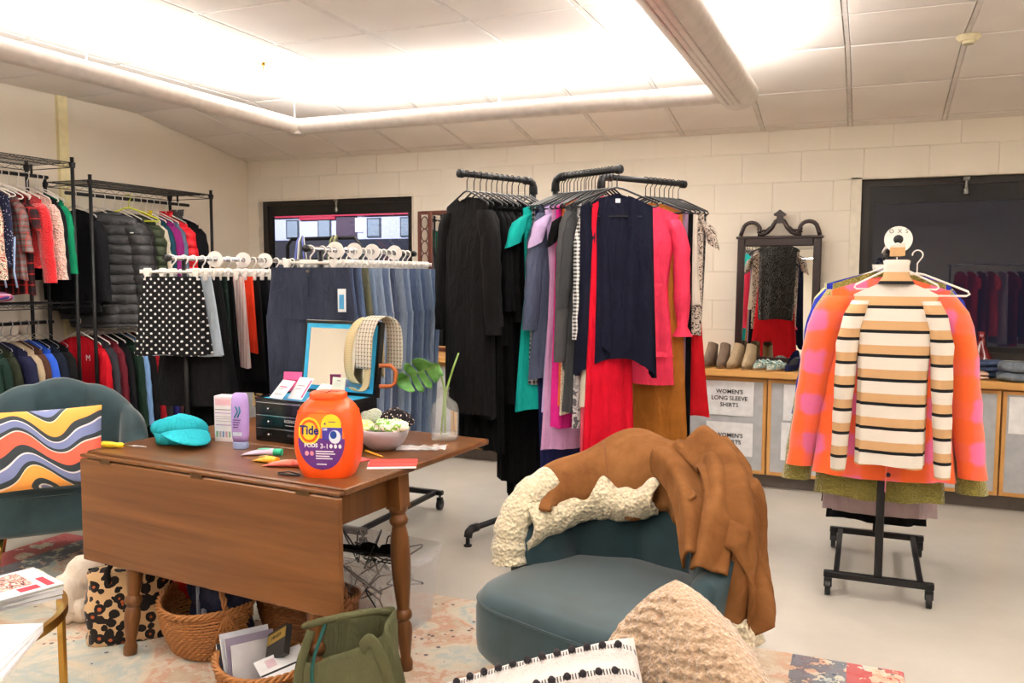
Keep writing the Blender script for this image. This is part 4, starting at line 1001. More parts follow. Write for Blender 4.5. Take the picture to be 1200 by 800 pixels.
for y, n, l, c, m, kw in [
 (4.30, 'cardigan', 'olive green fluffy knit cardigan hanging behind the orange jacket', 'cardigan', fluffy((146, 136, 62), 150, .6, 'olive_knit'), dict(L=1.08, hw=.24, hem=.28, sl=.92, sr=(.08, .065), d=.05, spread=.13)),
 (4.40, 'jumper', 'cobalt blue jumper behind the orange jacket', 'jumper', fab((48, 60, 170)), dict(L=.76, hw=.27, hem=.25, sl=.62, spread=.09)),
 (4.47, 'jumper', 'grey-green jumper with white collar behind the blue one', 'jumper', fab((96, 106, 98)), dict(L=.9, hw=.26, collar=(fab((230, 226, 218)), .03))),
 (4.54, 'top', 'dusty mauve long top hanging low on the right rack', 'top', fab((170, 150, 152)), dict(L=1.22, hem=.26, sl=.62)),
 (4.61, 'coat', 'dark green coat on the right rolling rack', 'coat', fab((70, 78, 62)), dict(L=1.14, hem=.27)),
 (4.68, 'jacket', 'pale yellow jacket showing its shoulder at the right rack', 'jacket', fab((206, 204, 150)), dict(L=.8, hw=.29)),
 (4.76, 'jumper', 'pink-grey jumper at the back of the right rack', 'jumper', fab((176, 140, 140)), dict(L=1.0, hw=.22)),
 (4.84, 'trousers', 'black dress hanging lowest on the right rack', 'dress', BK[0], dict(L=1.34, hw=.2, hem=.24, sleeve=None)),
 (4.92, 'cardigan', 'long black cardigan at the back of the right rack', 'cardigan', BK[2], dict(L=1.28, hw=.22, hem=.28, sl=.6))]:
    a = dict(L=.9, hw=.24, hem=.26, d=.03, sl=.6, sr=(.06, .045), top=-.092); a.update(kw)
    G('dress' if n == 'trousers' else n, l, c, (RXr, y, RZ_), 0, m, **a)
    hang_hanger(H_WHITE, (RXr, y, RZ_+.01), 0, hl_('white', l), 'white hangers on the right rolling rack')

# ------------------------------------------------------------ counter things, mirrors
MIRROR = NT('mirror_glass').set((.88, .89, .88), .01, 1)
DK = plain('dark_carved_wood', (40, 24, 22), .35)
mr = empty('scroll_mirror', (-.605, 6.53, CT), 0, 'tall mirror in dark frame with carved scroll top, leaning on the wall', 'mirror'); mr.rotation_euler = (R_(-2.5), 0, R_(-5.5))
MW, MHt = .30, .94
for x0, x1, z0, z1 in ((-MW, -MW+.055, 0, MHt), (MW-.055, MW, 0, MHt), (-MW+.055, MW-.055, 0, .06), (-MW+.055, MW-.055, MHt-.06, MHt)):
    MB().box(x0, x1, -.02, .012, z0, z1, .006).build('frame_rail', DK, mr, smooth=False)
MB().box(-MW+.05, MW-.05, -.008, .004, .05, MHt-.05).build('mirror_glass', MIRROR, mr, smooth=False)
MB().box(-MW-.012, MW+.012, -.026, .014, MHt-.004, MHt+.016, .004).build('cornice', DK, mr, smooth=False)
cr = mr
for s in (-1, 1):
    P = [(s*.285, 0, MHt+.02), (s*.275, 0, MHt+.05)]
    for k in range(11):
        a = R_(200-k*26) if False else R_(180-22*k)
        P.append((s*(.205-.062*math.cos(a)*-1*1 if False else .205+.062*math.cos(R_(10+20*k))), 0, MHt+.065+.055*math.sin(R_(10+20*k))))
    MB().tube(P, [.016]*2+[.015]*5+[.014]*3+[.016]*3, 8).build('scroll', DK, mr)
    Q = [(s*.155, 0, MHt+.03), (s*.12, 0, MHt+.028), (s*.085, 0, MHt+.045), (s*.055, 0, MHt+.08), (s*.03, 0, MHt+.125), (s*.008, 0, MHt+.14)]
    MB().tube(Q, [.018, .015, .016, .017, .015, .012], 8).build('scroll', DK, mr)
    R2 = [(s*.16, 0, MHt+.075), (s*.13, 0, MHt+.055), (s*.095, 0, MHt+.06), (s*.07, 0, MHt+.085)]
    MB().tube(R2, [.012, .011, .009, .006], 8).build('scroll', DK, mr)
MB().loft([[(x, y, MHt+z) for x, z in ((0, .21), (-.045, .175), (-.04, .165), (-.022, .16), (-.022, .11), (.022, .11), (.022, .16), (.04, .165), (.045, .175))] for y in (-.014, .012)]).build('finial', DK, mr, smooth=False)

BRW = plain('red_brown_bamboo', (92, 48, 38), .4)
bm = empty('bamboo_mirror', (-3.26, 6.52, CT), R_(-4), 'red-brown framed mirror with lattice side, leaning behind the jeans rack', 'mirror')
bh = 1.21
for x0, x1, z0, z1 in ((-.245, -.205, 0, bh), (.205, .245, 0, bh), (-.205, .205, bh-.035, bh), (-.205, .205, 0, .035)):
    MB().box(x0, x1, -.02, .01, z0, z1, .006).build('frame_rail', BRW, bm, smooth=False)
MB().box(-.35, -.325, -.02, .01, 0, bh, .005).build('frame_rail', BRW, bm, smooth=False); MB().box(-.325, -.245, -.02, .01, bh-.03, bh, .004).build('frame_rail', BRW, bm, smooth=False)
l = MB()
for k in range(11):
    z = .06+k*.105
    l.tube([(-.285+.035*math.cos(a), -.005, z+.052*math.sin(a)) for a in [2*math.pi*j/14 for j in range(14)]], .005, 5, closed=True)
o = l.build('lattice_ring', BRW, bm); o['kind'] = 'stuff'
MB().box(-.208, .208, -.006, .004, .03, bh-.03).build('mirror_glass', MIRROR, bm, smooth=False)

# shoes
def shoe_pair(cat, label, x, y, rz, m, kind, sole):
    for s in (-1, 1):
        c_, s_ = math.cos(rz), math.sin(rz)
        o = empty('boot' if kind == 'boot' else 'shoe', (x+s*.05*c_, y+s*.05*s_, CT+.001), rz+s*.06, label.replace('PAIR', 'left' if s < 0 else 'right'), cat)
        Lh, Wd = .125, .04
        # toe points to -y
        def lo(sc, z, o0=0, heel=0):
            return [(Wd*sc*math.cos(q)*(1+.12*math.sin(q)*-1), -Lh*math.sin(q)*sc+o0, z+heel*max(0, -math.sin(q))) for q in [2*math.pi*k/20 for k in range(20)]]
        if kind == 'boot':
            MB().loft([lo(1.04, 0), lo(1.06, .012)]).build('sole', sole, o, sharp=40)
            L = [lo(1, .012), lo(1, .04)]
            for k in range(6):
                t = (k+1)/6; q = 1-.42*t**.6
                L.append([(Wd*(1-.1*t)*math.cos(a), (-Lh*q*math.sin(a))*(1-.35*t)+.055*t, .04+.12*t+ (.02*math.sin(a) if k == 5 else 0)) for a in [2*math.pi*i/20 for i in range(20)]])
            MB().loft(L, True, False).build('upper', m, o)
            MB().box(-.025, .025, .07, .12, 0, .03, .004).build('heel', sole, o, smooth=False)
        elif kind == 'flat':
            MB().loft([lo(1, 0), lo(1.02, .014)]).build('sole', sole, o, sharp=40)
            MB().loft([lo(.97, .014), lo(.95, .035), lo(.82, .05)], False, False).build('upper', m, o)
            for yy in (-.06, -.02, .03):
                MB().tube([(-.038, yy, .016), (-.03, yy, .05), (0, yy, .066), (.03, yy, .05), (.038, yy, .016)], .008, 6).build('strap', m, o)
        else:
            h = .075
            MB().loft([lo(1, .0, 0, h), lo(1.0, .009, 0, h)]).build('sole', sole, o, sharp=40)
            MB().loft([lo(.98, .009, 0, h), lo(.95, .03, 0, h*1.15), lo(.88, .045, .004, h*1.2)], False, False).build('upper', m, o)
            MB().tube([(0, .112, h), (0, .118, 0)], [.016, .006], 8).build('stiletto_heel', m, o)
TAUPE = fab((124, 106, 92)); TAN2 = fab((166, 146, 118))
tanS = plain('tan_sole', (150, 120, 84), .6)
shoe_pair('boot', 'PAIR dark taupe ankle boot at the left end of the counter shoes', -.985, 6.24, R_(-10), TAUPE, 'boot', tanS)
shoe_pair('boot', 'PAIR light taupe ankle boot in front of the scroll mirror', -.80, 6.22, R_(-14), TAN2, 'boot', tanS)
shoe_pair('sandal', 'PAIR pale patterned flat sandal between boots and navy heels', -.60, 6.20, R_(-30), blotch([(200, 216, 200), (90, 140, 150), (226, 216, 190)], 60), 'flat', tanS)
shoe_pair('high heel', 'PAIR navy blue high heeled shoe beside the striped sweater rack', -.41, 6.22, R_(-8), fab((28, 32, 66)), 'heel', plain('dark_sole', (30, 28, 34), .5))
# folded clothes
def folded(name, label, cat, x, y, w_, d_, h, m, rz=0, z=CT, layers=2):
    o = empty(name, (x, y, z+.001), rz, label, cat)
    for k in range(layers):
        z0 = h*k/layers
        hh = h/layers
        def f(u, v):
            a = 2*math.pi*u; r = math.sin(math.pi*min(1, max(0, v)))**.35
            cx = math.copysign(abs(math.cos(a))**.45, math.cos(a)); cy = math.copysign(abs(math.sin(a))**.45, math.sin(a))
            return (w_/2*cx*r*(1-.03*k), d_/2*cy*r, z0+hh*(.5-.5*math.cos(math.pi*v))*(1+.0*k)+hh*.12*math.sin(5*a+k)*math.sin(math.pi*v))
        MB().grid(f, 28, 10, True).build('fold_layer', m, o)
    return o
folded('folded_jeans', 'folded dark blue jeans on the counter by the red vase', 'jeans', .77, 6.36, .26, .18, .11, denim((52, 70, 108)), R_(4), layers=3)
folded('folded_jeans', 'folded grey-blue jeans at the right end of the counter', 'jeans', .95, 6.18, .32, .24, .12, denim((96, 106, 118)), R_(-6), layers=2)
folded('folded_shirt', 'folded plum purple shirt on a pile beside the right rack', 'shirt', .60, 6.24, .2, .2, .07, fab((110, 44, 104)), 0, CT+.05)
folded('folded_shirt', 'folded cream and peach shirt under the plum one', 'shirt', .63, 6.22, .24, .22, .048, fab((222, 186, 166)), R_(4), CT, 2)
vs = empty('vase', (.735, 6.50, CT), 0, 'dark red glass vase standing on the counter by the right window', 'vase')
MB().lathe([(.05, 0), (.085, .03), (.09, .07), (.06, .14), (.028, .20), (.02, .25), (.026, .29), (.022, .29), (.016, .25), (.02, .2)], 26, cap1=False).build('vase_body', plain('red_glass', (104, 10, 22), .06, 0, .7, coat=.6), vs)

# ------------------------------------------------------------ rug
def m_rug():
    t = NT('faded_oriental_rug'); v = t.co(); x, y, z = t.xyz(v)
    n1 = t.noise(v, 2.3, 4, .65, .8); n2 = t.noise(v, 14, 4, .7); wv = t.vor(t.co((5, 6, 1)), 1.3)
    base = t.ramp(n1, [(.30, srgb(206, 196, 176)), (.42, srgb(196, 172, 146)), (.47, srgb(202, 156, 130)), (.52, srgb(212, 200, 178)), (.60, srgb(176, 188, 184)), (.66, srgb(214, 204, 184)), (.74, srgb(206, 150, 144))])
    c = t.mix(t.ma('MULTIPLY', t.ma('GREATER_THAN', n2, .54), .6), base, srgb(214, 206, 190))
    vv = t.vor(t.co((14, 14, 1)), 1.6, feature='F1'); m = t.ma('MULTIPLY', t.ma('LESS_THAN', vv, .2), t.ma('GREATER_THAN', t.noise(v, 3.1, 2), .56))
    c = t.mix(t.ma('MULTIPLY', m, .85), c, srgb(58, 40, 66))
    # border bands near the far and side edges
    ax = t.ma('ABSOLUTE', x); ay = t.ma('ABSOLUTE', y)
    bx = t.ma('GREATER_THAN', ax, 2.0)
    c = t.mix(t.ma('MULTIPLY', t.ma('MULTIPLY', bx, t.ma('GREATER_THAN', t.noise(v, 6, 4, .7), .43)), .85), c, srgb(176, 42, 58))
    bd = t.ma('MULTIPLY', t.ma('GREATER_THAN', ax, 1.80), t.ma('LESS_THAN', ax, 2.0))
    c = t.mix(t.ma('MULTIPLY', t.ma('MULTIPLY', bd, t.ma('GREATER_THAN', n2, .45)), .75), c, srgb(52, 74, 104))
    t.set(c, .95, 0, .1, sheen=.2); t.bump(t.noise(v, 260, 2), .6, .004); return t.m
rug = MB().box(-2.2, 2.2, -1.5, 1.5, 0, .009, .003).build('rug', m_rug(), None, smooth=False, loc=(-2.02, 1.93, .0005))
tag(rug, 'large faded oriental rug in cream, rust and blue under table and chairs', 'rug')

# ------------------------------------------------------------ drop-leaf table
TW = wood((80, 47, 23), (122, 78, 42), 'table_wood', 1, 0, .28)
TWL = wood((88, 52, 24), (128, 84, 46), 'leaf_wood', .8, 0, .32)
TWV = wood((84, 50, 24), (124, 80, 42), 'leg_wood', 1, 2, .3)
TH = .79
tb = empty('drop_leaf_table', (-2.19, 2.815, 0), R_(-4.9), 'brown wooden drop-leaf table with turned legs, front leaf hanging down', 'table')
hl = .655
MB().box(-hl, hl, -.42, -.002, TH-.024, TH, .004).build('tabletop', TW, tb, smooth=False)
MB().box(-hl, hl, .002, .565, TH-.024, TH, .004).build('back_leaf', TW, tb, smooth=False)
lf = MB().box(-hl, hl, -.452, -.430, TH-.44, TH-.026, .004).build('front_leaf', TWL, tb, smooth=False)
MB().box(-hl, hl, -.4505, -.424, TH-.02, TH-.008, .002).build('hinge_moulding', TWV, tb, smooth=False)
for x in (-.5, .0, .5): MB().box(x-.03, x+.03, -.453, -.424, TH-.034, TH-.018).build('hinge', plain('old_brass', (90, 66, 40), .4, .7), tb, smooth=False)
lx, ly0, ly1 = .575, -.375, -.055
for q in ((-lx+.03, lx-.03, ly0-.012, ly0+.008), (-lx+.03, lx-.03, ly1-.008, ly1+.012)): MB().box(*q, TH-.15, TH-.024).build('apron', TW, tb, smooth=False)
for s in (-1, 1): MB().box(s*lx-.01, s*lx+.01, ly0+.03, ly1-.03, TH-.15, TH-.024).build('apron', TWV, tb, smooth=False)
MB().box(.2, .24, ly1, ly1+.35, TH-.06, TH-.024).build('leaf_support', TWV, tb, smooth=False)
prof = [(.022, 0), (.026, .012), (.027, .04), (.019, .06), (.024, .10), (.031, .155), (.029, .185), (.021, .2), (.031, .21), (.034, .222), (.031, .236), (.023, .245), (.028, .29), (.036, .38), (.038, .45), (.034, .52), (.026, .565), (.034, .575), (.036, .59), (.03, .60), (.027, .612), (.036, .625), (.036, .64)]
for sx in (-1, 1):
    for y in (ly0, ly1):
        o = MB().lathe(prof, 18).build('leg', TWV, tb, sharp=40)
        o.location = (sx*lx, y, 0)
        MB().box(-.032, .032, -.032, .032, .632, TH-.0245).build('leg_block', TWV, o, smooth=False)
        if sx < 0: o.location.x = -.43
        elif y == ly0: o.location.x = .505
        else: o.location.x = .605
        o.location.x += sx*.03 if sx > 0 else .03; o.rotation_euler = (R_(-5 if y == ly0 else 1), R_(-sx*2.2 if sx > 0 else 1.5), 0); o.location.y += -.072 if y == ly0 else .01

# ------------------------------------------------------------ things on the table
def at(x, y): return (x, y, TH+.0005)
cap = empty('baker_boy_cap', at(-2.64, 2.72), R_(38), 'turquoise baker boy cap lying on the table', 'cap'); cap.rotation_euler = (R_(-4), R_(5), R_(60))
TEAL = fab((40, 166, 180)); 
def crown(u, v):
    a = 2*math.pi*u; b_ = math.pi*v
    r = .118*(math.sin(b_*.98+.01))**.62*(1-.10*v)*(1+.035*abs(math.sin(4*a))*math.sin(b_)); z = .066-.040*math.cos(math.pi-b_*1)*1.0
    z = .014+.050*(1-math.cos(b_))*.9
    sh = .022*math.sin(b_)
    return (r*math.cos(a), r*.92*math.sin(a)+.018+.03*v, z+.004*math.sin(5*a)*math.sin(b_)-.018*math.sin(a)*v)
MB().grid(crown, 48, 16, True).build('crown', TEAL, cap)
for k in range(4):
    MB().tube([crown(k/8+.06, v/12) for v in range(3, 13)], .0022, 5).tube([crown(k/8+.56, v/12) for v in range(3, 13)], .0022, 5).build('crown_seam', TEAL, cap)
MB().loft([[(r*math.cos(q), r*.9*math.sin(q)-.004, z) for q in [2*math.pi*j/36 for j in range(36)]] for r, z in ((.100, .0), (.103, .02), (.112, .044))], False, False).build('band', TEAL, cap, solid=.003)
def brim(u, v):
    a = R_(202+136*u); k = math.sin(math.pi*u)**.7
    return (.101*math.cos(a)*(1+.10*v*k), .091*math.sin(a)-.004-.112*v*k, .046-.042*v*k*1.05+.012*math.sin(math.pi*u)*(1-v)+.006*math.sin(math.pi*u))
MB().grid(brim, 28, 8).build('brim', TEAL, cap, solid=.004)
MB().lathe([(.011, 0), (.009, .005), (0, .006)], 12, (0, .05, .100)).build('top_button', TEAL, cap)
sd_ = empty('screwdriver', (-2.77, 2.535, TH+.014), R_(8), 'yellow handled screwdriver on the left edge of the table', 'tool')
Mx = Matrix.Rotation(math.pi/2, 4, 'Y')
MB().loft([[Mx @ Vector((r*math.cos(q), r*math.sin(q), z)) for q in [2*math.pi*j/12 for j in range(12)]] for r, z in ((.006, -.10), (.013, -.095), (.0135, -.06), (.010, -.03), (.0125, -.01), (.008, .002))]).build('handle', plain('yellow_plastic', (244, 208, 40), .3), sd_)
MB().tube([(0, 0, 0), (.10, 0, 0)], .0032, 8).box(.10, .112, -.004, .004, -.001, .001).build('shaft', CHROME, sd_)
def label_box(name, label, cat, x, y, w_, d_, h, rz, m, bands):
    o = empty(name, at(x, y), rz, label, cat)
    MB().box(-w_/2, w_/2, -d_/2, d_/2, 0, h, .0015).build('carton', m, o, smooth=False)
    for z0, z1, c in bands: MB().box(-w_/2+.006, w_/2-.006, -d_/2-.0008, -d_/2, z0*h, z1*h).build('print_band', c, o, smooth=False)
    return o
bx = label_box('cosmetic_box', 'tall white and pink cosmetic box standing beside the lotion bottle', 'box', -2.50, 2.84, .085, .06, .195, R_(10), plain('white_card', (240, 232, 234), .5),
    [(.80, .94, plain('pink_print', (228, 180, 190), .6)), (.62, .64, plain('lilac_print', (190, 160, 200), .6)), (.36, .38, plain('lilac_print', (190, 160, 200), .6)), (.70, .71, INK), (.55, .56, plain('grey_print', (170, 160, 165), .6)), (.50, .51, plain('grey_print', (170, 160, 165), .6)), (.45, .46, plain('grey_print', (170, 160, 165), .6))])
for i in range(5): MB().box(-.034+.0145*i, -.024+.0145*i, -.0312, -.0304, .02, .045).build('icon', plain('icon_%d' % i, ((120, 170, 130), (170, 170, 180), (120, 150, 190), (190, 150, 160), (130, 180, 150))[i], .6), bx, smooth=False)
lo_ = empty('lotion_bottle', at(-2.34, 2.735), R_(12), 'lavender lotion bottle standing on its cap beside the jewellery chest', 'bottle')
LAV = plain('lavender_plastic', (176, 150, 216), .3)
pr = lambda w_, d_, z: [(x, y, z) for x, y in rrect(w_, d_, min(w_, d_)*.9, 5)]
MB().loft([pr(.030, .022, .028), pr(.034, .025, .05), pr(.036, .026, .10), pr(.036, .025, .17), pr(.034, .020, .205), pr(.030, .014, .222), pr(.02, .008, .228)]).build('bottle_body', LAV, lo_)
MB().loft([pr(.030, .023, .0), pr(.032, .024, .004), pr(.032, .024, .026), pr(.030, .022, .028)]).build('cap', plain('pale_blue_cap', (150, 170, 214), .3), lo_, sharp=40)
for s in range(2): MB().tube([(-.012+.014*s, -.0265, .13), (.004+.01*s, -.0275, .155), (-.006+.016*s, -.027, .175)], .003, 6).build('teal_swirl', plain('teal_print', (20, 120, 150), .5), lo_)
for i, z in enumerate((.118, .108, .098, .088)): MB().box(-.018, .016-.004*i, -.0272, -.0262, z, z+.0035).build('print_line', plain('violet_print', (60, 40, 110), .5), lo_, smooth=False)
MB().box(-.02, .02, -.0268, -.0262, .055, .07).build('pale_print', plain('pale_print', (206, 220, 240), .5), lo_, smooth=False)
# jewellery chest
jc = empty('jewellery_chest', at(-2.17, 3.02), R_(-6), 'black jewellery chest with open mirror lid on the table', 'chest')
BL = plain('glossy_black_lacquer', (16, 16, 18), .2)
JW, JD, JH = .215, .145, .175
MB().box(-JW, JW, -JD, JD, 0, JH, .003).build('chest_body', BL, jc, smooth=False)
for z in (.01, .065, .12): 
    d = MB().box(-JW+.01, JW-.01, -JD-.004, -JD, z, z+.05, .0015).build('drawer', BL, jc, smooth=False)
    MB().box(-JW+.012, JW-.012, -JD-.0055, -JD-.004, z+.046, z+.048).build('silver_line', CHROME, d, smooth=False)
    MB().lathe([(.004, 0), (.006, .008), (0, .01)], 10).build('drawer_knob', CHROME, d, loc=(0-.13, -JD-.004, z+.022)).rotation_euler = (math.pi/2, 0, 0)
SIL = plain('silver_lettering', (190, 190, 196), .3)
text('ecouc', .026, SIL, jc, (-.015, -JD-.0045, .095+.003), (math.pi/2, 0, 0)); MB().box(-.04, .016, -JD-.0048, -JD-.004, .0765, .079).build('print_line', SIL, jc, smooth=False); text('ecouc', .024, plain('dull_lettering', (84, 84, 88), .4), jc, (.0, -JD-.0045, .038), (math.pi/2, 0, 0))
BLUE = plain('turquoise_lining', (40, 160, 206), .6)
for q in ((-JW, JW, -JD, -JD+.008), (-JW, JW, JD-.008, JD), (-JW, -JW+.008, -JD, JD), (JW-.008, JW, -JD, JD)): MB().box(*q, JH, JH+.010).build('tray_edge', BL, jc, smooth=False)
MB().box(-JW+.008, JW-.008, -JD+.008, JD-.008, JH, JH+.003).build('tray_lining', BLUE, jc, smooth=False)
ld = MB().box(-JW, JW, 0, .03, 0, .33, .002).build('lid', BL, jc, smooth=False); ld.location = (0, JD-.012, JH+.002); ld.rotation_euler = (R_(-8), 0, 0)
for q in ((-JW+.016, JW-.016, .294, .314), (-JW+.016, JW-.016, .016, .036), (-JW+.016, -JW+.036, .036, .294), (JW-.036, JW-.016, .036, .294)): MB().box(q[0], q[1], -.004, .0, q[2], q[3]).build('blue_border', BLUE, ld, smooth=False)
MB().box(-JW+.034, JW-.034, -.002, -.0002, .034, .296).build('lid_mirror', MIRROR, ld, smooth=False)
def card(label, x, y, z, w_, h, rx, rz, m, pr=None, cat='card', name='earring_card'):
    o = empty(name, (x, y, z), rz, label, cat); o.rotation_euler = (rx, 0, rz)
    MB().box(-w_/2, w_/2, -.0015, .0015, 0, h).build('card_sheet', m, o, smooth=False)
    for a in pr or []: MB().box(a[0]*w_, a[1]*w_, -.0024, -.0015, a[2]*h, a[3]*h).build('card_print', a[4], o, smooth=False)
    return o
PK = plain('hot_pink_print', (236, 90, 150), .6); GP = plain('grey_print', (170, 160, 165), .6)
zt = TH+JH+.006
card('white earring card leaning at the left of the chest tray', -2.315, 2.93, zt, .085, .10, R_(-46), R_(-16), PAPER, [(-.3, .25, .6, .66, PK), (-.3, .1, .5, .54, GP), (-.3, .3, .2, .24, GP)])
card('white earring card with pink edge, second in the chest tray', -2.225, 2.94, zt, .09, .11, R_(-40), R_(-14), PAPER, [(.38, .48, .1, .9, PK), (-.3, .2, .6, .64, GP), (-.3, .1, .45, .48, GP)])
card('white earring card with blue edge, third in the chest tray', -2.12, 2.93, zt, .10, .10, R_(-52), R_(-20), PAPER, [(.42, .5, .05, .95, BLUE), (-.3, .2, .55, .6, GP)])
card('hot pink card standing behind the white earring cards', -2.30, 3.02, zt+.02, .085, .085, R_(-12), R_(10), PK, [(-.3, .3, .5, .6, plain('dark_pink_print', (170, 30, 90), .6))])
card('mint earring card with a gold bar, behind the orange tub', -2.005, 2.93, zt, .07, .105, R_(-10), R_(-8), plain('mint_card', (222, 236, 226), .6), [(-.3, .3, .44, .47, plain('gold_bar', (200, 160, 70), .3, .8)), (-.12, .12, .85, .9, GP)])
# belts over the lid
STRAW = hstripes([(0, (206, 190, 150)), (.5, (188, 170, 130))], .006, 'straw_weave')
wv = plaid((214, 206, 190), (60, 52, 46), (214, 206, 190), 60, 60, 'woven_zigzag', .5, .3)
def belt(name, label, pts, wd, m):
    o = empty(name, (-2.02, 3.16, TH+JH), 0, label, 'belt')
    V = []; 
    n = len(pts)
    def f(u, v):
        t = v*(n-1); i = min(n-2, int(t)); q = t-i
        p0, p1 = Vector(pts[max(0, i-1)]), Vector(pts[i]); p2, p3 = Vector(pts[i+1]), Vector(pts[min(n-1, i+2)])
        p = .5*((2*p1)+(p2-p0)*q+(2*p0-5*p1+4*p2-p3)*q*q+(3*p1-p0-3*p2+p3)*q**3)
        return (p.x+(u-.5)*wd, p.y+(u-.5)*wd*-.15, p.z)
    MB().grid(f, 3, 30).build('strap', m, o, solid=.004); return o
b1 = belt('straw_belt', 'pale straw belt looped over the open chest lid', [(-.02, -.03, .06), (-.05, -.035, .10), (-.055, -.035, .2), (-.035, -.02, .30), (.0, .03, .345), (.03, .075, .30), (.035, .08, .2), (.03, .09, .08)], .045, STRAW)
belt('straw_belt', 'pale straw belt end hanging loose down the chest lid mirror', [(-.04, -.045, .045), (.0, -.045, .03), (.035, -.04, .06), (.05, -.04, .2), (.05, -.03, .29)], .035, STRAW)
belt('woven_belt', 'black and cream zigzag woven belt draped over the chest lid corner', [(.03, -.05, .13), (.032, -.045, .25), (.045, -.01, .335), (.07, .04, .352), (.10, .08, .31), (.108, .085, .2), (.10, .085, .12)], .085, wv)
db = empty('brown_belt_buckle', (-1.895, 3.14, TH+JH+.10), R_(30), 'tan leather D-shaped buckle hanging beside the chest lid', 'buckle')
MB().tube([(-.03, 0, -.045), (.02, 0, -.045), (.04, 0, -.03), (.042, 0, .02), (.02, 0, .045), (-.03, 0, .045)], .009, 8).build('buckle_ring', plain('tan_leather', (170, 90, 40), .4), db)
# detergent tub
OR = plain('orange_plastic', (246, 84, 22), .32)
dt = empty('detergent_tub', at(-1.745, 2.50), R_(15), 'orange detergent tub with purple and yellow label at the table front', 'detergent')
DH = .275
def tubsurf(z):
    t = z/DH
    w_ = .080+.034*math.sin(math.pi*min(1, max(0, t*.98+.03)))**.65; d_ = .064+.016*math.sin(math.pi*min(1, t+.02))**.6
    if t > .82: q = (t-.82)/.18; w_ *= 1-.20*q**2.2; d_ *= 1-.20*q**2.2
    return w_, d_
L = []
for k in range(25):
    z = DH*k/24; w_, d_ = tubsurf(z); L.append([(x, y, z) for x, y in rrect(w_, d_, .048, 6)])
MB().loft(L).build('tub_body', OR, dt, sharp=50)
MB().loft([[(x, y, z) for x, y in rrect(a, b, .045, 6)] for a, b, z in ((.060, .050, DH-.004), (.064, .054, DH), (.064, .054, DH+.016), (.058, .048, DH+.022), (.04, .034, DH+.020))]).build('lid', OR, dt, sharp=50)
MB().loft([[(x, y, z) for x, y in rrect(a, b, .048, 6)] for a, b, z in ((tubsurf(DH*.83)[0]+.0015, tubsurf(DH*.83)[1]+.0015, DH*.83), (tubsurf(DH*.845)[0]+.0015, tubsurf(DH*.845)[1]+.0015, DH*.845))], False, False).build('seam', OR, dt)
def tubY(x, z, off):
    w_, d_ = tubsurf(z); r = .048; ax = abs(x)-(w_-r)
    if ax <= 0: return -d_-off
    ax = min(ax, r*.98); return -(d_-r)-math.sqrt(r*r-ax*ax)-off
def decal(name, fx, m, off, nu=20, nv=20):
    def f(u, v):
        x, z = fx(u, v); return (x, tubY(x, z, off), z)
    return MB().grid(f, nu, nv).build(name, m, dt)
PUR = plain('purple_label', (96, 36, 128), .35); YEL = plain('yellow_label', (250, 206, 40), .35)
def ell(cx, cz, rx, rz, z0=-1, z1=1):
    def f(u, v):
        t = z0+(z1-z0)*v; h = math.sqrt(max(0, 1-t*t)); return (cx+rx*h*(2*u-1), cz+rz*t)
    return f
decal('label_lower', ell(0, .135, .084, .104, -1, .08), PUR, .0008)
decal('label_upper', ell(.0, .135, .084, .104, .08, 1), plain('orange_label', (252, 120, 30), .35), .0008)
decal('yellow_corner', ell(.036, .19, .036, .038, -.3, 1), YEL, .0012)
decal('blue_photo', lambda u, v: (.004+.072*u, .138+.044*v), plain('blue_label', (60, 50, 150), .35), .0014)
decal('pod_picture', ell(.05, .15, .021, .024), plain('pod_white', (226, 232, 246), .2), .0018)
decal('pod_swirl', ell(.045, .157, .012, .014), plain('pod_blue', (30, 70, 160), .2), .0022)
decal('emblem_ring', ell(-.042, .168, .040, .048), YEL, .0018)
decal('emblem_ring', ell(-.042, .168, .033, .040), OR, .0022); decal('emblem_ring', ell(-.042, .168, .025, .031), YEL, .0026)
def wrapper(cx, cz, off):
    def f(co): return Vector((cx+co.x, tubY(cx+co.x, cz+co.y, off+co.z), cz+co.y))
    return f
BLU = plain('navy_lettering', (20, 24, 110), .35); WHT = plain('white_lettering', (240, 238, 244), .4)
def dtext(s, size, m, cx, cz, off=.003, bold=0, sx=1): text(s, size, m, dt, (0, 0, 0), (0, 0, 0), warp=wrapper(cx, cz, off), bold=bold, ext=.0003, sx=sx)
dtext('Tide', .043, BLU, -.042, .170, .0036, .0012, .88)
dtext('PODS', .019, WHT, -.036, .118, .002, .0007); dtext('3-1', .024, WHT, .012, .116, .002, .0002)
for i in range(3): decal('icon', ell(.036+.016*i, .117, .0055, .008), WHT, .0018, 6, 6)
dtext('100', .011, WHT, .014, .175, .002, .0004); dtext('4', .014, BLU, .014, .194, .0022, .0004)
for i in range(2): decal('badge', ell(-.052+.018*i, .090, .007, .009), plain('badge_pink', (226, 140, 160), .4), .0016, 8, 8)
for i, (a, b) in enumerate(((-.02, .045), (-.02, .05), (-.02, .03), (-.02, .04))): decal('print_line', lambda u, v, a=a, b=b, i=i: (a+(b-a)*u, .096-.0085*i+.004*v), WHT, .0016, 10, 1)
decal('print_line', lambda u, v: (-.018+.036*u, .050+.004*v), WHT, .0016, 8, 1); decal('print_line', lambda u, v: (.026+.026*u, .200+.003*v), BLU, .0020, 8, 1)
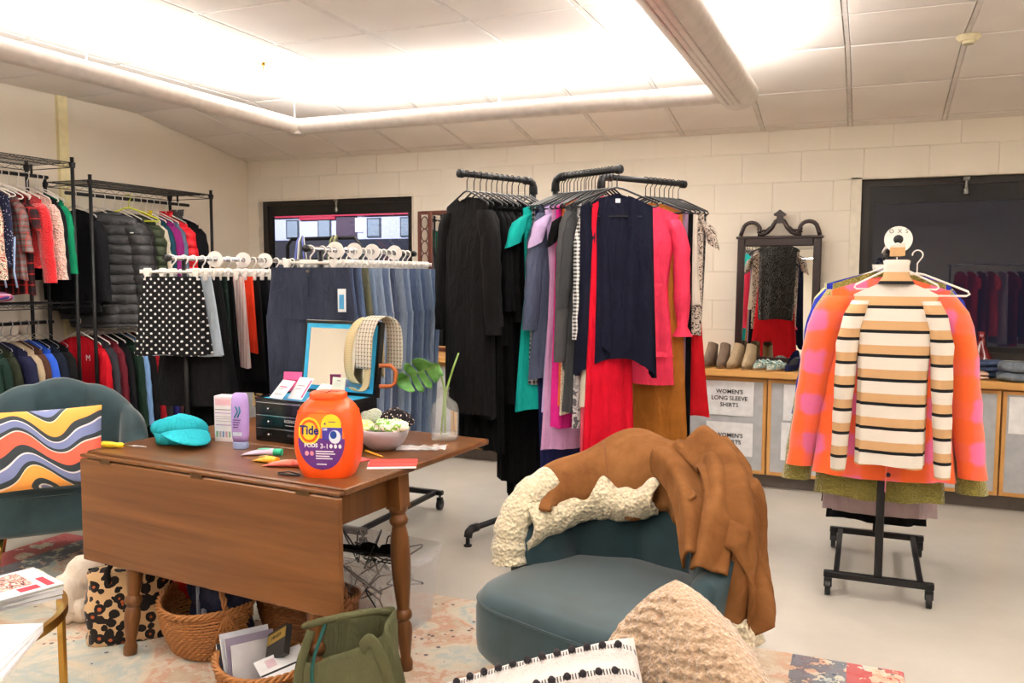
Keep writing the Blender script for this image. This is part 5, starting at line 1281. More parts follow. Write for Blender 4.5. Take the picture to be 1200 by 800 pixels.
# tubes and small things
def squeeze(label, x, y, rz, Lh, wd, m1, m2, prints=None, h=.014, cat='tube', name='cream_tube'):
    o = empty(name, (x, y, TH+.001), rz, label, cat)
    def lp(t, w_, hh): return [(t, w_*math.copysign(abs(math.cos(q))**.9, math.cos(q)), hh+hh*math.sin(q)) for q in [2*math.pi*j/16 for j in range(16)]]
    MB().loft([lp(-Lh/2, wd, .0012), lp(-Lh*.3, wd, h*.5), lp(0, wd*.9, h*.85), lp(Lh*.25, wd*.75, h), lp(Lh*.3, wd*.6, h*.9)]).build('tube_body', m1, o)
    MB().loft([lp(Lh*.3, wd*.62, h*.95), lp(Lh*.5, wd*.60, h*.95)]).build('cap', m2, o, sharp=40)
    for a, b, mm in prints or []: MB().grid(lambda u, v: (a*Lh+(b-a)*Lh*u, (-.6+1.2*v)*wd*.7, h*1.95*math.sin(math.pi*(.5+.28*(v-.5)))*(.55+.45*min(1, (a+(b-a)*u+.5)/.5))+.0006), 4, 6).build('print_band', mm, o)
    return o
squeeze('green and lilac hand cream tube lying behind the orange tub', -2.17, 2.66, R_(16), .16, .024, plain('lilac_tube', (206, 190, 214), .4), plain('green_cap', (40, 170, 130), .35), [(-.1, .2, plain('mint_print', (90, 200, 160), .4))])
squeeze('yellow-orange hand cream tube lying before the lavender bottle', -2.07, 2.56, R_(-12), .12, .022, plain('yellow_tube', (250, 200, 70), .4), plain('orange_cap', (246, 170, 40), .35), [(-.3, .1, plain('pale_yellow_print', (250, 226, 140), .4))])
squeeze('coral pink tube lying left of the orange tub', -1.97, 2.53, R_(10), .15, .024, plain('coral_tube', (238, 120, 104), .4), plain('coral_cap', (226, 100, 90), .35))
hc = empty('hair_clip', (-1.86, 2.42, TH+.002), R_(4), 'black hair clip on the table beside the orange tub', 'clip')
MB().box(-.045, .045, -.006, .006, 0, .006, .002).build('clip_bar', BLACKP, hc, smooth=False); MB().tube([(-.045, 0, .006), (0, 0, .013), (.045, 0, .006)], .0025, 6).build('clip_spring', BLACKP, hc)
# bowl with scarves
bw = empty('bowl', at(-1.80, 2.95), 0, 'light grey oval bowl of scarves on the table', 'bowl')
MB().lathe([(.05, 0), (.06, .004), (.09, .03), (.108, .06), (.114, .085), (.110, .087), (.103, .062), (.085, .034), (.055, .012), (0, .01)], 32, cap1=False, sx=1.0, sy=.8).build('bowl_shell', plain('pale_grey_ceramic', (176, 172, 178), .3), bw)
def wad(name, label, cat, x, y, z, r, m, sq=(1, 1, .6), seed=1, amp=.2):
    def f(u, v):
        a = 2*math.pi*u; b = math.pi*(v-.5); p = Vector((math.cos(a)*math.cos(b), math.sin(a)*math.cos(b), math.sin(b)))
        q = 1+amp*noise.noise(p*1.6+Vector((seed, 0, 0)))+amp*.6*math.sin(6*p.x+4*p.z+seed)*.5+amp*.3*noise.noise(p*5)
        return (p.x*r*q*sq[0], p.y*r*q*sq[1], p.z*r*q*sq[2])
    o = MB().grid(f, 32, 16, True).build(name, m, None); o.location = (x, y, z); return tag(o, label, cat)
wad('rolled_socks', 'rolled sage green socks in the bowl, at the back left', 'socks', -1.875, 2.99, TH+.115, .05, fluffy((172, 180, 160), 160, .4, 'sage_knit'), (1.1, .9, .75), 3)
wad('scarf', 'black floral scarf bunched in the bowl, rear right', 'scarf', -1.77, 3.01, TH+.115, .055, speckle((30, 28, 32), (210, 190, 180), 90, .3), (1.3, .8, .8), 5, .3)
wad('scarf', 'white scarf with green leaves spilling over the bowl front', 'scarf', -1.755, 2.935, TH+.098, .06, blotch([(236, 238, 220), (120, 176, 70), (240, 240, 226), (226, 232, 190)], 24), (1.35, .85, .5), 8, .25)
wad('scarf', 'cream and pale pink scarf at the bowl left rim', 'scarf', -1.875, 2.925, TH+.092, .045, blotch([(240, 222, 214), (232, 236, 150), (242, 230, 222)], 14), (1.25, .9, .6), 12, .25)
# vase with monstera
gv = empty('glass_bottle_vase', at(-1.66, 3.235), R_(12), 'clear glass bottle vase with monstera stems at the table corner', 'vase')
CG = NT('clear_glass').set((.86, .90, .88), .03, 0, .6, alpha=.16)
MB().loft([[(x, y, z) for x, y in rrect(a, a, min(a*.98, .03), 5)] for a, z in ((.050, 0), (.055, .006), (.055, .125), (.048, .155), (.030, .175), (.019, .184), (.017, .19), (.017, .215), (.021, .218), (.021, .228))], True, False).build('glass_body', CG, gv)
WAT = NT('water').set((.85, .88, .86), .02, 0, .5, alpha=.22)
MB().loft([[(x, y, z) for x, y in rrect(a, a, .028, 5)] for a, z in ((.048, .008), (.051, .012), (.051, .03))]).build('water', WAT, gv)
GR = plain('leaf_stem_green', (130, 160, 84), .5)
mo = empty('monstera_cutting', (-1.66, 3.235, TH+.012), 0, 'monstera cutting with one broad green leaf in the glass bottle', 'plant')
MB().tube([(-.02, 0, .005), (-.01, 0, .1), (-.002, 0, .2), (-.012, -.01, .27), (-.03, -.03, .305)], .0045, 8).build('stem', GR, mo)
MB().tube([(-.005, .01, .01), (.0, 0, .1), (.006, 0, .2), (.04, 0, .3), (.066, 0, .365)], [.005, .005, .005, .0045, .004], 8).build('stem', GR, mo)
def m_leaf():
    t = NT('monstera_leaf'); n = t.noise(t.co(), 22, 3); t.set(t.ramp(n, [(.3, srgb(62, 126, 56)), (.7, srgb(120, 182, 100))]), .3, 0, .5); return t.m
ml = m_leaf()
def leafpts():
    B = Vector((-.03, -.03, .31)); e1 = Vector((-.92, -.1, -.38)).normalized(); e2 = Vector((-.25, -.55, .8)).normalized(); e2 = (e2-e1*e2.dot(e1)).normalized(); nrm = e1.cross(e2)
    Lf = .19
    def prof(t): return .085*(math.sin(math.pi*(t*.86+.12)))**.8
    return B, e1, e2, nrm, Lf, prof
B, e1, e2, nrm, Lf, prof_ = leafpts()
for s in (-1, 1):
    mb = MB()
    cuts = [(-.12, .26), (.30, .47), (.51, .66), (.70, 1.0)] if s < 0 else [(-.12, .42), (.46, .66), (.70, 1.0)]
    for a, b in cuts:
        def f(u, v, a=a, b=b, s=s):
            t = a+(b-a)*u; tt = t+.16*v*(1-v*.2)-.10*v; wdt = prof_(max(0, min(1, t)))*v*(1-.22*v*abs(2*u-1)**2*(1 if b-a < .35 else .5))
            ta = .5*(a+b)+(t-.5*(a+b))*(1-.05*v)
            p = B+e1*(Lf*(ta-.12*v*v+.08*v))+e2*(s*wdt)+nrm*(-.03*v*v+.012*math.sin(6*t)*v-.02*(t-.4)**2)
            return tuple(p)
        mb.grid(f, 8, 8)
    mb.build('leaf_half', ml, mo, solid=.0012)
MB().tube([tuple(B+e1*Lf*t+nrm*(-.02*(t-.4)**2+.001)) for t in (0, .3, .6, 1)], [.003, .0025, .002, .001], 6).build('midrib', GR, mo)
# envelopes, pencil, wrap
en = empty('envelope', (-1.62, 2.73, TH+.0035), R_(26), 'red envelope on a white one at the right table edge', 'envelope')
MB().box(-.09, .09, -.06, .06, 0, .002).build('red_sheet', plain('red_card', (226, 66, 60), .5), en, smooth=False); MB().box(-.088, .088, -.001, .055, .002, .003).build('flap', plain('red_card', (226, 66, 60), .5), en, smooth=False)
e2_ = MB().box(-.09, .09, -.06, .06, 0, .0022).build('envelope', PAPER, None, smooth=False, loc=(-1.61, 2.705, TH+.0007), rz=R_(29)); tag(e2_, 'white envelope under the red one, its edge showing', 'envelope')
e3 = MB().box(-.05, .05, -.035, .035, 0, .002).build('leaflet', plain('red_white_card', (232, 90, 96), .5), None, smooth=False, loc=(-1.79, 2.74, TH+.0007), rz=R_(-20)); tag(e3, 'small red and white leaflet right behind the orange tub', 'leaflet')
pc = empty('pencil', (-1.76, 2.83, TH+.006), R_(-30), 'yellow pencil lying before the grey bowl', 'pencil')
MB().tube([(-.08, 0, 0), (.05, 0, 0), (.066, 0, 0)], [.004, .004, .0006], 6).build('pencil_shaft', plain('pencil_yellow', (236, 170, 40), .4), pc, smooth=False)
PL = NT('clear_plastic_wrap').set((.93, .94, .95), .15, 0, .5, alpha=.45)
pwp = MB().grid(lambda u, v: (-.10+.2*u, -.045+.09*v, .010+.010*noise.noise(Vector((u*6, v*5, 1)))+.014*max(0, u-.75)*4*abs(math.sin(v*9))), 20, 12).build('plastic_wrap', PL, None, loc=(-1.64, 2.99, TH+.001), rz=R_(20)); tag(pwp, 'crumpled clear plastic wrapper in front of the glass bottle vase', 'wrapper')

# ------------------------------------------------------------ armchairs
VEL = velvet((34, 57, 63))
def seat_loop(w_, d_, z, n=4.2):
    P = []
    for k in range(40):
        a = 2*math.pi*k/40; e = 2/n if math.sin(a) < 0 else 2/2.6
        P.append((w_*math.copysign(abs(math.cos(a))**e, math.cos(a)), d_*math.copysign(abs(math.sin(a))**e, math.sin(a)), z))
    return P
def armchair(loc, rz, label, back=.86):
    root = empty('armchair', loc, rz, label, 'chair')
    b = MB(); prof = [(.80, .235), (.95, .24), (.99, .26), (1, .30), (1, .40), (.985, .435), (.94, .458), (.85, .470), (.6, .478), (.3, .482), (.02, .483)]
    b.loft([seat_loop(.385*s, .35*s-.0, z) for s, z in prof]); b.build('seat', VEL, root)
    MB().tube([tuple(Vector(p)*1.0) for p in seat_loop(.381, .346, .428)], .0045, 5, closed=True).build('seat_piping', VEL, root)
    th0, th1 = R_(-10), R_(184); NCH = 5
    def top(th):
        s = max(0, math.sin(th)); return .60+(back-.60)*s**.75
    def sh(th, t, side):
        ch = abs(math.sin(NCH*math.pi*(th-th0)/(th1-th0))); zt = top(th)+.022*ch
        zb = .30; z = zb+(zt-zb)*t
        if side < 0: r = -.055-.035*ch*min(1, (1-t)*6+.15)*min(1, t*4)
        else: r = .03
        r += .035*t
        return Vector(((.37+r)*math.cos(th), (.365+r)*math.sin(th)+.0, z))
    L = []
    n = 84
    for i in range(n+1):
        th = th0+(th1-th0)*i/n; loop = []
        for t in (0, .2, .4, .6, .8, .93): loop.append(sh(th, t, -1))
        a = sh(th, .93, -1); c = sh(th, .95, 1); m = (a+c)/2; zt = sh(th, 1, 1).z
        loop += [a*.75+c*.25+Vector((0, 0, (zt-a.z)*.85)), m+Vector((0, 0, zt-m.z+.004)), a*.25+c*.75+Vector((0, 0, (zt-c.z)*.85))]
        for t in (.95, .6, .3, 0): loop.append(sh(th, t, 1))
        L.append([tuple(p) for p in loop])
    MB().loft(L).build('backrest', VEL, root)
    for sx in (-1, 1):
        for sy in (-1, 1):
            MB().tube([(sx*.25, sy*.23, .25), (sx*.285, sy*.265, 0)], [.016, .009], 12).build('leg', BRASS, root)
    return root
CH = (-.755, 2.655, 0); CR = R_(-20)
armchair(CH, CR, 'teal velvet armchair with a brown shearling coat thrown over its back')
armchair((-3.84, 3.10, 0), R_(50), 'teal velvet armchair at the left with a wavy-patterned cushion', .90)

# cushions
def pillow(name, label, loc, rot, w_, h_, th, m, nu=40, bump=None, cat='cushion', rc=.08):
    V = MB()
    for s in (-1, 1):
        def f(u, v, s=s):
            x = 2*u-1; z = 2*v-1
            e = (1-abs(x)**2.6)*(1-abs(z)**2.6); pin = 1-.07*(1-abs(x)**2)*abs(z)**4-.0
            X = w_/2*x*(1-.07*(1-z*z)*abs(x)**3); Zz = h_/2*z*(1-.07*(1-x*x)*abs(z)**3)
            y = s*th/2*max(0, e)**.42; X *= math.sqrt(1-rc*z*z); Zz *= math.sqrt(1-rc*x*x)
            if bump: y += s*bump(X, Zz)*min(1, e*6)
            return (X, y*1.0, Zz)
        g = MB().grid(f, nu, nu)
        if s > 0: g.f = [q[::-1] for q in g.f]
        V.add(g.v, g.f)
    o = V.build(name, m, None); o.location = loc; o.rotation_euler = rot
    return tag(o, label, cat)
def m_wavy():
    t = NT('wavy_band_print'); x, y, z = t.xyz(t.co())
    w_ = t.ma('MULTIPLY', t.ma('SINE', t.ma('MULTIPLY', t.ma('ADD', x, t.ma('MULTIPLY', z, .5)), 15)), .055)
    w2 = t.ma('MULTIPLY', t.ma('SINE', t.ma('ADD', t.ma('MULTIPLY', x, 31), t.ma('MULTIPLY', z, 9))), .018)
    w3 = t.ma('MULTIPLY', t.ma('SUBTRACT', t.noise(t.co(), 5, 1), .5), .05)
    f = t.ma('FRACT', t.ma('MULTIPLY', t.ma('ADD', t.ma('ADD', t.ma('ADD', z, w_), w2), t.ma('ADD', w3, 3.03)), 1/.33))
    dk = (58, 66, 70)
    st = [(0, dk), (.05, (236, 104, 84)), (.24, (238, 220, 214)), (.26, dk), (.31, (122, 132, 176)), (.42, (226, 222, 226)), (.44, dk), (.52, (246, 170, 84)), (.72, (240, 220, 200)), (.735, dk), (.80, (122, 132, 176)), (.92, (226, 222, 226)), (.945, dk)]
    t.set(t.ramp(f, [(p, srgb(*c)) for p, c in st], True), .85, 0, .2, sheen=.1); t.bump(t.noise(t.co(), 300, 2), .3, .002); return t.m
pillow('wavy_cushion', 'cushion with orange, coral and lilac wavy bands on the left armchair', (-3.60, 2.84, .665), (R_(-18), R_(-2), R_(42)), .52, .40, .16, m_wavy())
def knit(X, Z):
    a = math.sin(X*175+math.sin(Z*120)*.7)*math.sin(Z*165+math.sin(X*90)); b = noise.noise(Vector((X*70, Z*70, 0)))
    c = 1 if (X*.8+Z*.2) % .17 < .10 else .45
    return .009*a*c+.004*b
CREAM = fluffy((192, 164, 136), 130, .5, 'cream_knit')
pillow('knit_cushion', 'cream chunky bobble knit cushion at the bottom of the picture', (-.375, 1.95, .50), (R_(-10), R_(34), R_(-32)), .48, .48, .19, CREAM, 110, knit, rc=.36)
def m_pom():
    t = NT('white_tufted_stripe'); x, y, z = t.xyz(t.co()); 
    st = t.ma('LESS_THAN', t.ma('ABSOLUTE', t.ma('SUBTRACT', t.ma('FRACT', t.ma('MULTIPLY', t.ma('ADD', z, 1.02), 14)), .5)), .10)
    ln = t.ma('LESS_THAN', t.ma('FRACT', t.ma('MULTIPLY', x, 150)), .4)
    t.set(t.mix(t.ma('MULTIPLY', st, ln), srgb(206, 200, 196), srgb(50, 42, 46)), .95, 0, .1, sheen=.5); t.bump(t.noise(t.co(), 160, 3), .8, .006); return t.m
wp = pillow('tufted_cushion', 'white tufted cushion with rows of black pompoms at the bottom edge', (-.60, 1.64, .49), (R_(-56), R_(-16), R_(20)), .50, .42, .20, m_pom(), 60, lambda X, Z: .006*math.sin(Z*88)+.003*noise.noise(Vector((X*60, Z*60, 2))))
pomb = MB()
pm = MB().lathe([(.0, -.0085), (.008, -.004), (.009, .002), (.005, .008), (0, .009)], 8).mesh('pompom'); pm.materials.append(plain('black_yarn', (36, 30, 34), .9))
for i in range(-3, 4):
    for j in range(-6, 7):
        Z = (i+.5)/14-.02; X = j*.034+(i % 2)*.015
        if abs(X) > .21 or abs(Z) > .20: continue
        e = (1-abs(X/.24)**2.6)*(1-abs(Z/.22)**2.6)
        inst(pm, 'pompom', wp, (X, -.10*max(0, e)**.42-.007, Z))
bn = empty('bench', (-.45, 1.72, 0), R_(10), 'teal upholstered bench carrying the cream and white cushions', 'bench')
MB().loft([[(x, y, z) for x, y in rrect(a, b, .04, 4)] for a, b, z in ((.42, .20, .15), (.44, .22, .17), (.44, .22, .24), (.42, .20, .26))]).build('seat_pad', VEL, bn)
for sx in (-1, 1):
    for sy in (-1, 1): MB().tube([(sx*.36, sy*.15, .16), (sx*.38, sy*.17, .009)], [.015, .01], 10).build('leg', BRASS, bn)

# brown shearling coat over the chair back
def m_suede():
    t = NT('brown_suede'); v = t.co(); n = t.noise(v, 6, 5, .65, .4); c = srgb(122, 80, 44)
    t.set(t.ramp(n, [(.28, srgb(100, 62, 32)), (.52, c), (.76, srgb(142, 98, 58))]), .9, 0, .1); t.bump(t.noise(v, 220, 3), .25, .002); return t.m
SUE = m_suede(); FLE = fluffy((228, 214, 182), 95, .9, 'cream_shearling', .012)
ct = empty('shearling_coat', CH, CR, 'brown suede coat with cream shearling lining draped over the middle armchair', 'coat')
def backtop(th): return .60+.26*max(0, math.sin(th))**.75
def cpath(th, v):
    "v: 0 = inner front edge .. .4 = over the top .. 1 = outer hem"
    zt = backtop(th)+.045+.012*math.sin(3*th+1)
    cen = math.sin(th)
    zin = .66+.02*math.sin(5*th)-.05*math.cos(th)*(-1) ; zin = .685+.018*math.sin(6*th)-.03*cen
    zout = .43
    if v < .4:
        t = v/.4; r = -.085+.16*(t**2.2)-.02*(1-t); z = zin+(zt-zin)*math.sin(t*math.pi/2)**.9
    else:
        t = (v-.4)/.6; r = .075+.04*math.sin(min(1, t*1.5)*math.pi/2)+.01*t; z = zt-(zt-zout)*(t**1.25)
    return r, z
def coatp(u, v):
    th = R_(4+174*u); r, z = cpath(th, v)
    p = Vector((math.cos(th), math.sin(th), 0))
    f = .012*math.sin(th*9+v*5)+.016*math.sin(th*5-v*7+1)+.03*noise.noise(Vector((th*2.2, v*3, 4)))
    right = max(0, 1-u*2.6)
    f += right*.02*math.sin(th*26+v*9)
    r += f; z += .5*f
    return tuple(Vector(((.37+r)*p.x, (.365+r)*p.y, z)))
MB().grid(coatp, 110, 44).build('coat_body', SUE, ct, solid=.012)
# seam line down the back panel
MB().tube([tuple(Vector(coatp(.70+.02*math.sin(v*3), v))*1.002+Vector((0, -.004, .004))) for v in [i/14*.55+.02 for i in range(15)]], .003, 5).build('panel_seam', plain('seam_brown', (116, 66, 30), .8), ct)
# shearling front edge folded outwards along the inside of the back
def flap(u, v):
    th = R_(86+98*u); z0 = .745-.02*math.sin(u*9)-.05*u*u; drop = .075+.05*math.sin(u*math.pi)**2+.10*u**4
    zig = .030*(.5+.5*math.sin(u*15+.2))*(1-u)+.01*math.sin(u*31)*(1-u)
    r = -.10-.045*math.sin(math.pi*v)-.03*u*0; z = z0+zig*(1-v)*1.3-drop*v
    r += .07*u**3
    p = Vector((math.cos(th), math.sin(th), 0)); f = .006*noise.noise(Vector((u*14, v*4, 0)))
    return tuple(Vector(((.385+r+f)*p.x, (.365+r+f)*p.y, z+f)))
MB().grid(flap, 80, 16).build('shearling_edge', FLE, ct, solid=.02)
def roll(pts, r, nm, m, wr=.12, n=16, par=None, flat=1):
    P = []
    K = 26
    pts = [Vector(p) for p in pts]
    for k in range(K+1):
        t = k/K*(len(pts)-1); i = min(len(pts)-2, int(t)); q = t-i
        p0, p1 = pts[max(0, i-1)], pts[i]; p2, p3 = pts[i+1], pts[min(len(pts)-1, i+2)]
        P.append(.5*((2*p1)+(p2-p0)*q+(2*p0-5*p1+4*p2-p3)*q*q+(3*p1-p0-3*p2+p3)*q**3))
    rr = [r[0]+(r[1]-r[0])*k/K for k in range(K+1)]
    rr = [q*(1+wr*math.sin(k*1.3)+wr*.5*math.sin(k*2.7+1)) for k, q in enumerate(rr)]
    return MB().tube(P, rr, n, sx=flat).build(nm, m, par if par is not None else ct)
roll([(-.36, .13, .74), (-.385, .04, .70), (-.40, -.03, .62), (-.405, -.05, .54), (-.40, -.055, .47)], (.06, .062), 'shearling_end', FLE, .05, flat=1.0)
def sheet(pts, wd, amp, nr, nm, m, nrm=(.5, -.6, .5), taper=0, solid=.01, edge=0):
    pts = [Vector(p) for p in pts]; n = len(pts); nv_ = Vector(nrm).normalized()
    def f(u, v):
        t = v*(n-1); i = min(n-2, int(t)); q = t-i
        p0, p1 = pts[max(0, i-1)], pts[i]; p2, p3 = pts[i+1], pts[min(n-1, i+2)]
        p = .5*((2*p1)+(p2-p0)*q+(2*p0-5*p1+4*p2-p3)*q*q+(3*p1-p0-3*p2+p3)*q**3)
        d = (p2-p1).normalized(); s_ = d.cross(nv_).normalized(); N_ = s_.cross(d).normalized()
        w_ = wd*(1-taper*v); x = u-.5
        h = amp*(math.cos(2*math.pi*nr*u+1.6*math.sin(v*3))*.6+.5*math.cos(math.pi*x))+.012*noise.noise(Vector((u*4, v*4, wd*20)))-edge*(2*x)**4
        return tuple(p+s_*(x*w_)+N_*h)
    return MB().grid(f, 26, 30).build(nm, m, ct, solid=solid)
# right flank and sleeve in broad folds
sheet([(.16, .34, .955), (.30, .26, .88), (.39, .15, .79), (.43, .09, .68), (.44, .06, .55), (.44, .05, .445)], .20, .034, 1.6, 'sleeve', SUE, (.8, -.35, .5), 0, edge=.05)
sheet([(.445, .05, .47), (.45, .05, .42), (.45, .05, .375)], .215, .034, 1.6, 'sleeve_cuff', FLE, (.8, -.35, .5), 0, .022, edge=.05)
sheet([(.05, .24, .90), (.17, .17, .83), (.27, .06, .755), (.34, -.03, .66)], .15, .028, 1.5, 'coat_fold', SUE, (.1, -.8, .6), .25, edge=.04)
sheet([(.26, .26, .90), (.33, .14, .82), (.37, .03, .735), (.39, -.04, .63)], .13, .026, 1.2, 'coat_fold', SUE, (.4, -.7, .6), .2, edge=.04)
# front panel hanging inside on the right
def pan(u, v):
    th = R_(14+62*u); r = -.115-.02*math.sin(v*3)+.01*math.sin(u*14); z = .79+.06*math.sin(th)-(.15-.09*u+.05*math.sin(u*9))*v
    return ((.385+r)*math.cos(th), (.365+r)*math.sin(th), z)
MB().grid(pan, 30, 12).build('front_panel', SUE, ct, solid=.012)

# ------------------------------------------------------------ brass side table with magazines
st = empty('side_table', (-2.45, 1.54, 0), 0, 'round brass side table with a glass top at the left bottom corner', 'table')
SG = NT('table_glass').set((.94, .97, .95), 0, 0, .5, trans=1, ior=1.25)
ring = lambda r, z: [(r*math.cos(a), r*math.sin(a), z) for a in [2*math.pi*k/64 for k in range(64)]]
MB().loft([ring(.335, .478), ring(.352, .478), ring(.352, .505), ring(.335, .505), ring(.335, .478)], False, False).build('brass_ring', BRASS, st, sharp=40)
MB().loft([ring(.334, .488), ring(.334, .497)]).build('glass_top', SG, st, sharp=40)
for k in range(4):
    a = R_(-24+90*k); MB().box(-.012, .012, -.006, .006, .009, .48).build('leg', BRASS, st, smooth=False).location = (.342*math.cos(a), .342*math.sin(a), 0)
MB().loft([ring(.33, .12), ring(.345, .12), ring(.345, .135), ring(.33, .135), ring(.33, .12)], False, False).build('lower_ring', BRASS, st, sharp=40)
def magazine(label, x, y, z, w_, d_, h, rz, cover, cat='magazine', name='magazine', blocks=()):
    o = empty(name, (x, y, z), rz, label, cat)
    MB().box(-w_/2, w_/2, -d_/2, d_/2, .001, h-.001).build('pages', PAPER, o, smooth=False)
    MB().box(-w_/2-.001, w_/2+.001, -d_/2-.001, d_/2+.001, h-.001, h).build('cover', cover, o, smooth=False)
    for b in blocks: MB().box(b[0]*w_, b[1]*w_, b[2]*d_, b[3]*d_, h, h+.0004).build('cover_print', b[4], o, smooth=False)
    return o
photo = blotch([(60, 40, 40), (170, 110, 100), (220, 200, 190), (110, 60, 50), (200, 170, 160)], 40, 'printed_photo')
REDP = plain('red_print', (206, 40, 60), .5)
covs = [(plain('olive_cover', (150, 150, 110), .5), 'olive covered magazine, lowest of the glossy pile on the side table', .012), (PAPER, 'thick white magazine in the middle of the glossy pile', .016), (plain('green_cover', (172, 176, 140), .5), 'pale green magazine under the top one on the side table', .01), (PAPER, 'white magazine with a group photo and red print, top of the pile', .006)]
z = .506
for i, (m, l, h) in enumerate(covs):
    magazine(l, -2.41+.006*i, 1.73-.008*i, z, .22, .29, h, R_(-28+4*i), m, blocks=[] if i < 3 else [(-.42, .2, -.3, .30, photo), (.0, .42, .36, .44, REDP), (.25, .42, .1, .3, REDP)]); z += h+.0006
z = .506
for i, h in enumerate((.012, .010, .004)):
    magazine(('white booklet, bottom of the paper pile at the near edge of the side table', 'white booklet in the middle of the paper pile at the near edge', 'white sheet with faint grey bars, top of the near paper pile')[i], -2.085-.008*i, 1.43, z, .21, .29, h, R_(34-3*i), PAPER, 'booklet', 'booklet', blocks=[] if i < 2 else [(-.4, .4, -.3+.1*k, -.27+.1*k, plain('faint_grey', (206, 204, 214), .6)) for k in range(6)]); z += h+.0006

# ------------------------------------------------------------ things on the floor
FZ = .0105
lt = empty('leopard_tote_bag', (-2.77, 2.55, FZ), R_(48), 'leopard print tote bag under the left end of the table', 'bag')
LEO = leopard((206, 170, 126), scale=25)
def bag(u, v):
    a = 2*math.pi*u; e = .42; w_ = .17*(1-.06*v); d_ = .095*(1-.25*v)
    x = w_*math.copysign(abs(math.cos(a))**e, math.cos(a)); y = d_*math.copysign(abs(math.sin(a))**e, math.sin(a))
    x += .008*math.sin(9*v+a*2); y += .010*math.sin(7*v+3*a)*v
    return (x, y, .285*v+.012*math.sin(2*a)*v)
MB().grid(bag, 56, 14, True).loft([[bag(k/56, 0) for k in range(56)]]*1, True, False).build('bag_body', LEO, lt, solid=.004)
MB().grid(lambda u, v: (-.15+.3*u, (-.06+.12*v), .262+.03*math.sin(math.pi*v)+.006*math.sin(u*9)), 14, 8).build('zip_top', LEO, lt, solid=.003)
MB().box(-.155, .155, -.006, .006, .290, .297, .002).build('zip_strip', fab((30, 26, 24)), lt, smooth=False)
for s in (-1, 1): MB().tube([(-.08, s*.065, .24), (-.085, s*.075, .30), (-.05, s*.04+.02, .335), (.05, s*.04+.02, .335), (.085, s*.075, .30), (.08, s*.065, .24)], .011, 8, sx=.5).build('handle', fab((34, 30, 30)), lt)
def cloth_heap(name, label, cat, x, y, z, r, m, sq, seed, amp=.35, rz=0):
    o = wad(name, label, cat, x, y, z, r, m, sq, seed, amp); o.rotation_euler = (0, 0, rz); return o
W_ = fab((236, 222, 206), name='cream_cloth')
wb_ = empty('cream_cloth_bag', (-3.05, 2.64, FZ), R_(10), 'cream cloth bag slumped beside the leopard tote', 'bag')
roll([(-.10, -.10, .05), (-.08, -.06, .14), (-.03, .0, .22), (.05, .07, .27), (.12, .12, .25)], (.085, .06), 'cloth_fold', W_, .10, par=wb_)
roll([(.12, .12, .27), (.08, .10, .31), (.12, .16, .30), (.18, .15, .25)], (.05, .05), 'cloth_knot', W_, .12, par=wb_)
roll([(-.12, -.12, .06), (-.02, -.06, .06), (.08, .02, .07)], (.06, .07), 'cloth_fold', W_, .08, par=wb_)
cloth_heap('bandana', 'red bandana cloth with white pattern bunched under the table', 'cloth', -2.62, 2.70, .22, .085, speckle((196, 34, 34), (236, 200, 200), 44, .16), (1.5, .9, .75), 4, .4)
cloth_heap('red_bag', 'dark red bag below the bandana under the table', 'bag', -2.62, 2.80, .085, .105, fab((120, 24, 30)), (1.5, .9, .72), 9, .15)
WK = plain('honey_wicker', (168, 110, 58), .5); WKD = plain('brown_wicker', (132, 80, 40), .5)
def basket(label, x, y, rz, a, b, h, m, handle='arch', rows=16, braid=True, flare=.75):
    root = empty('wicker_basket', (x, y, FZ), rz, label, 'basket')
    nst = 44
    def R(t): return flare+(1-flare)*math.sin(min(1, t*1.15)*math.pi/2)
    wv = MB()
    for k in range(rows):
        t = (k+.5)/rows; P = []
        for j in range(nst*2):
            q = 2*math.pi*j/(nst*2); o_ = .0045*(1 if ((j//1)+k) % 2 else -1)
            P.append(((a*R(t)+o_)*math.cos(q), (b*R(t)+o_)*math.sin(q), .006+(h-.012)*t+.012*t*math.cos(2*q)))
        wv.tube(P, h/rows*.50, 4, closed=True)
    o = wv.build('weave', m, root); o['kind'] = 'stuff'
    sk_ = MB()
    for j in range(nst):
        q = 2*math.pi*j/nst; sk_.tube([(a*R(t)*math.cos(q), b*R(t)*math.sin(q), .004+(h-.004)*t+.012*t*math.cos(2*q)) for t in (0, .3, .6, 1)], .003, 4)
    o = sk_.build('stakes', m, root); o['kind'] = 'stuff'
    MB().loft([[(a*R(0)*math.cos(q), b*R(0)*math.sin(q), z) for q in [2*math.pi*j/40 for j in range(40)]] for z in (.002, .01)]).build('base', m, root)
    for s in range(3):
        P = []
        for j in range(120):
            q = 2*math.pi*j/120; p = 14*q+s*2.094
            P.append(((a+.006+.008*math.cos(p))*math.cos(q), (b+.006+.008*math.cos(p))*math.sin(q), h+.008+.008*math.sin(p)+.012*math.cos(2*q)))
        MB().tube(P, .0065, 6, closed=True).build('rim_strand', m, root)
    if handle == 'arch':
        for s in range(3):
            MB().tube([((a+.004)*math.cos(q)*1.0, .008*math.sin(12*q+s*2.1), h-.03+.20*math.sin(q)+.008*math.cos(12*q+s*2.1)) for q in [math.pi*j/40 for j in range(41)]], .0055, 6).build('handle_strand', m, root)
        for s in (-1, 1):
            for k in range(5):
                MB().tube([((a+.008)*s, 0, h+.03), ((a*.96+.010)*s, -.04+.02*k, h*.62), ((a*.86+.008)*s, -.045+.0225*k, h*.28)], .004, 5).build('handle_binding', m, root)
    return root
basket('tall honey wicker basket with arched handle under the middle of the table', -2.40, 2.58, R_(-28), .215, .165, .185, WK, 'arch', 15)
basket('low open wicker basket of magazines at the table front', -1.93, 2.36, R_(-8), .185, .15, .115, WK, None, 9)
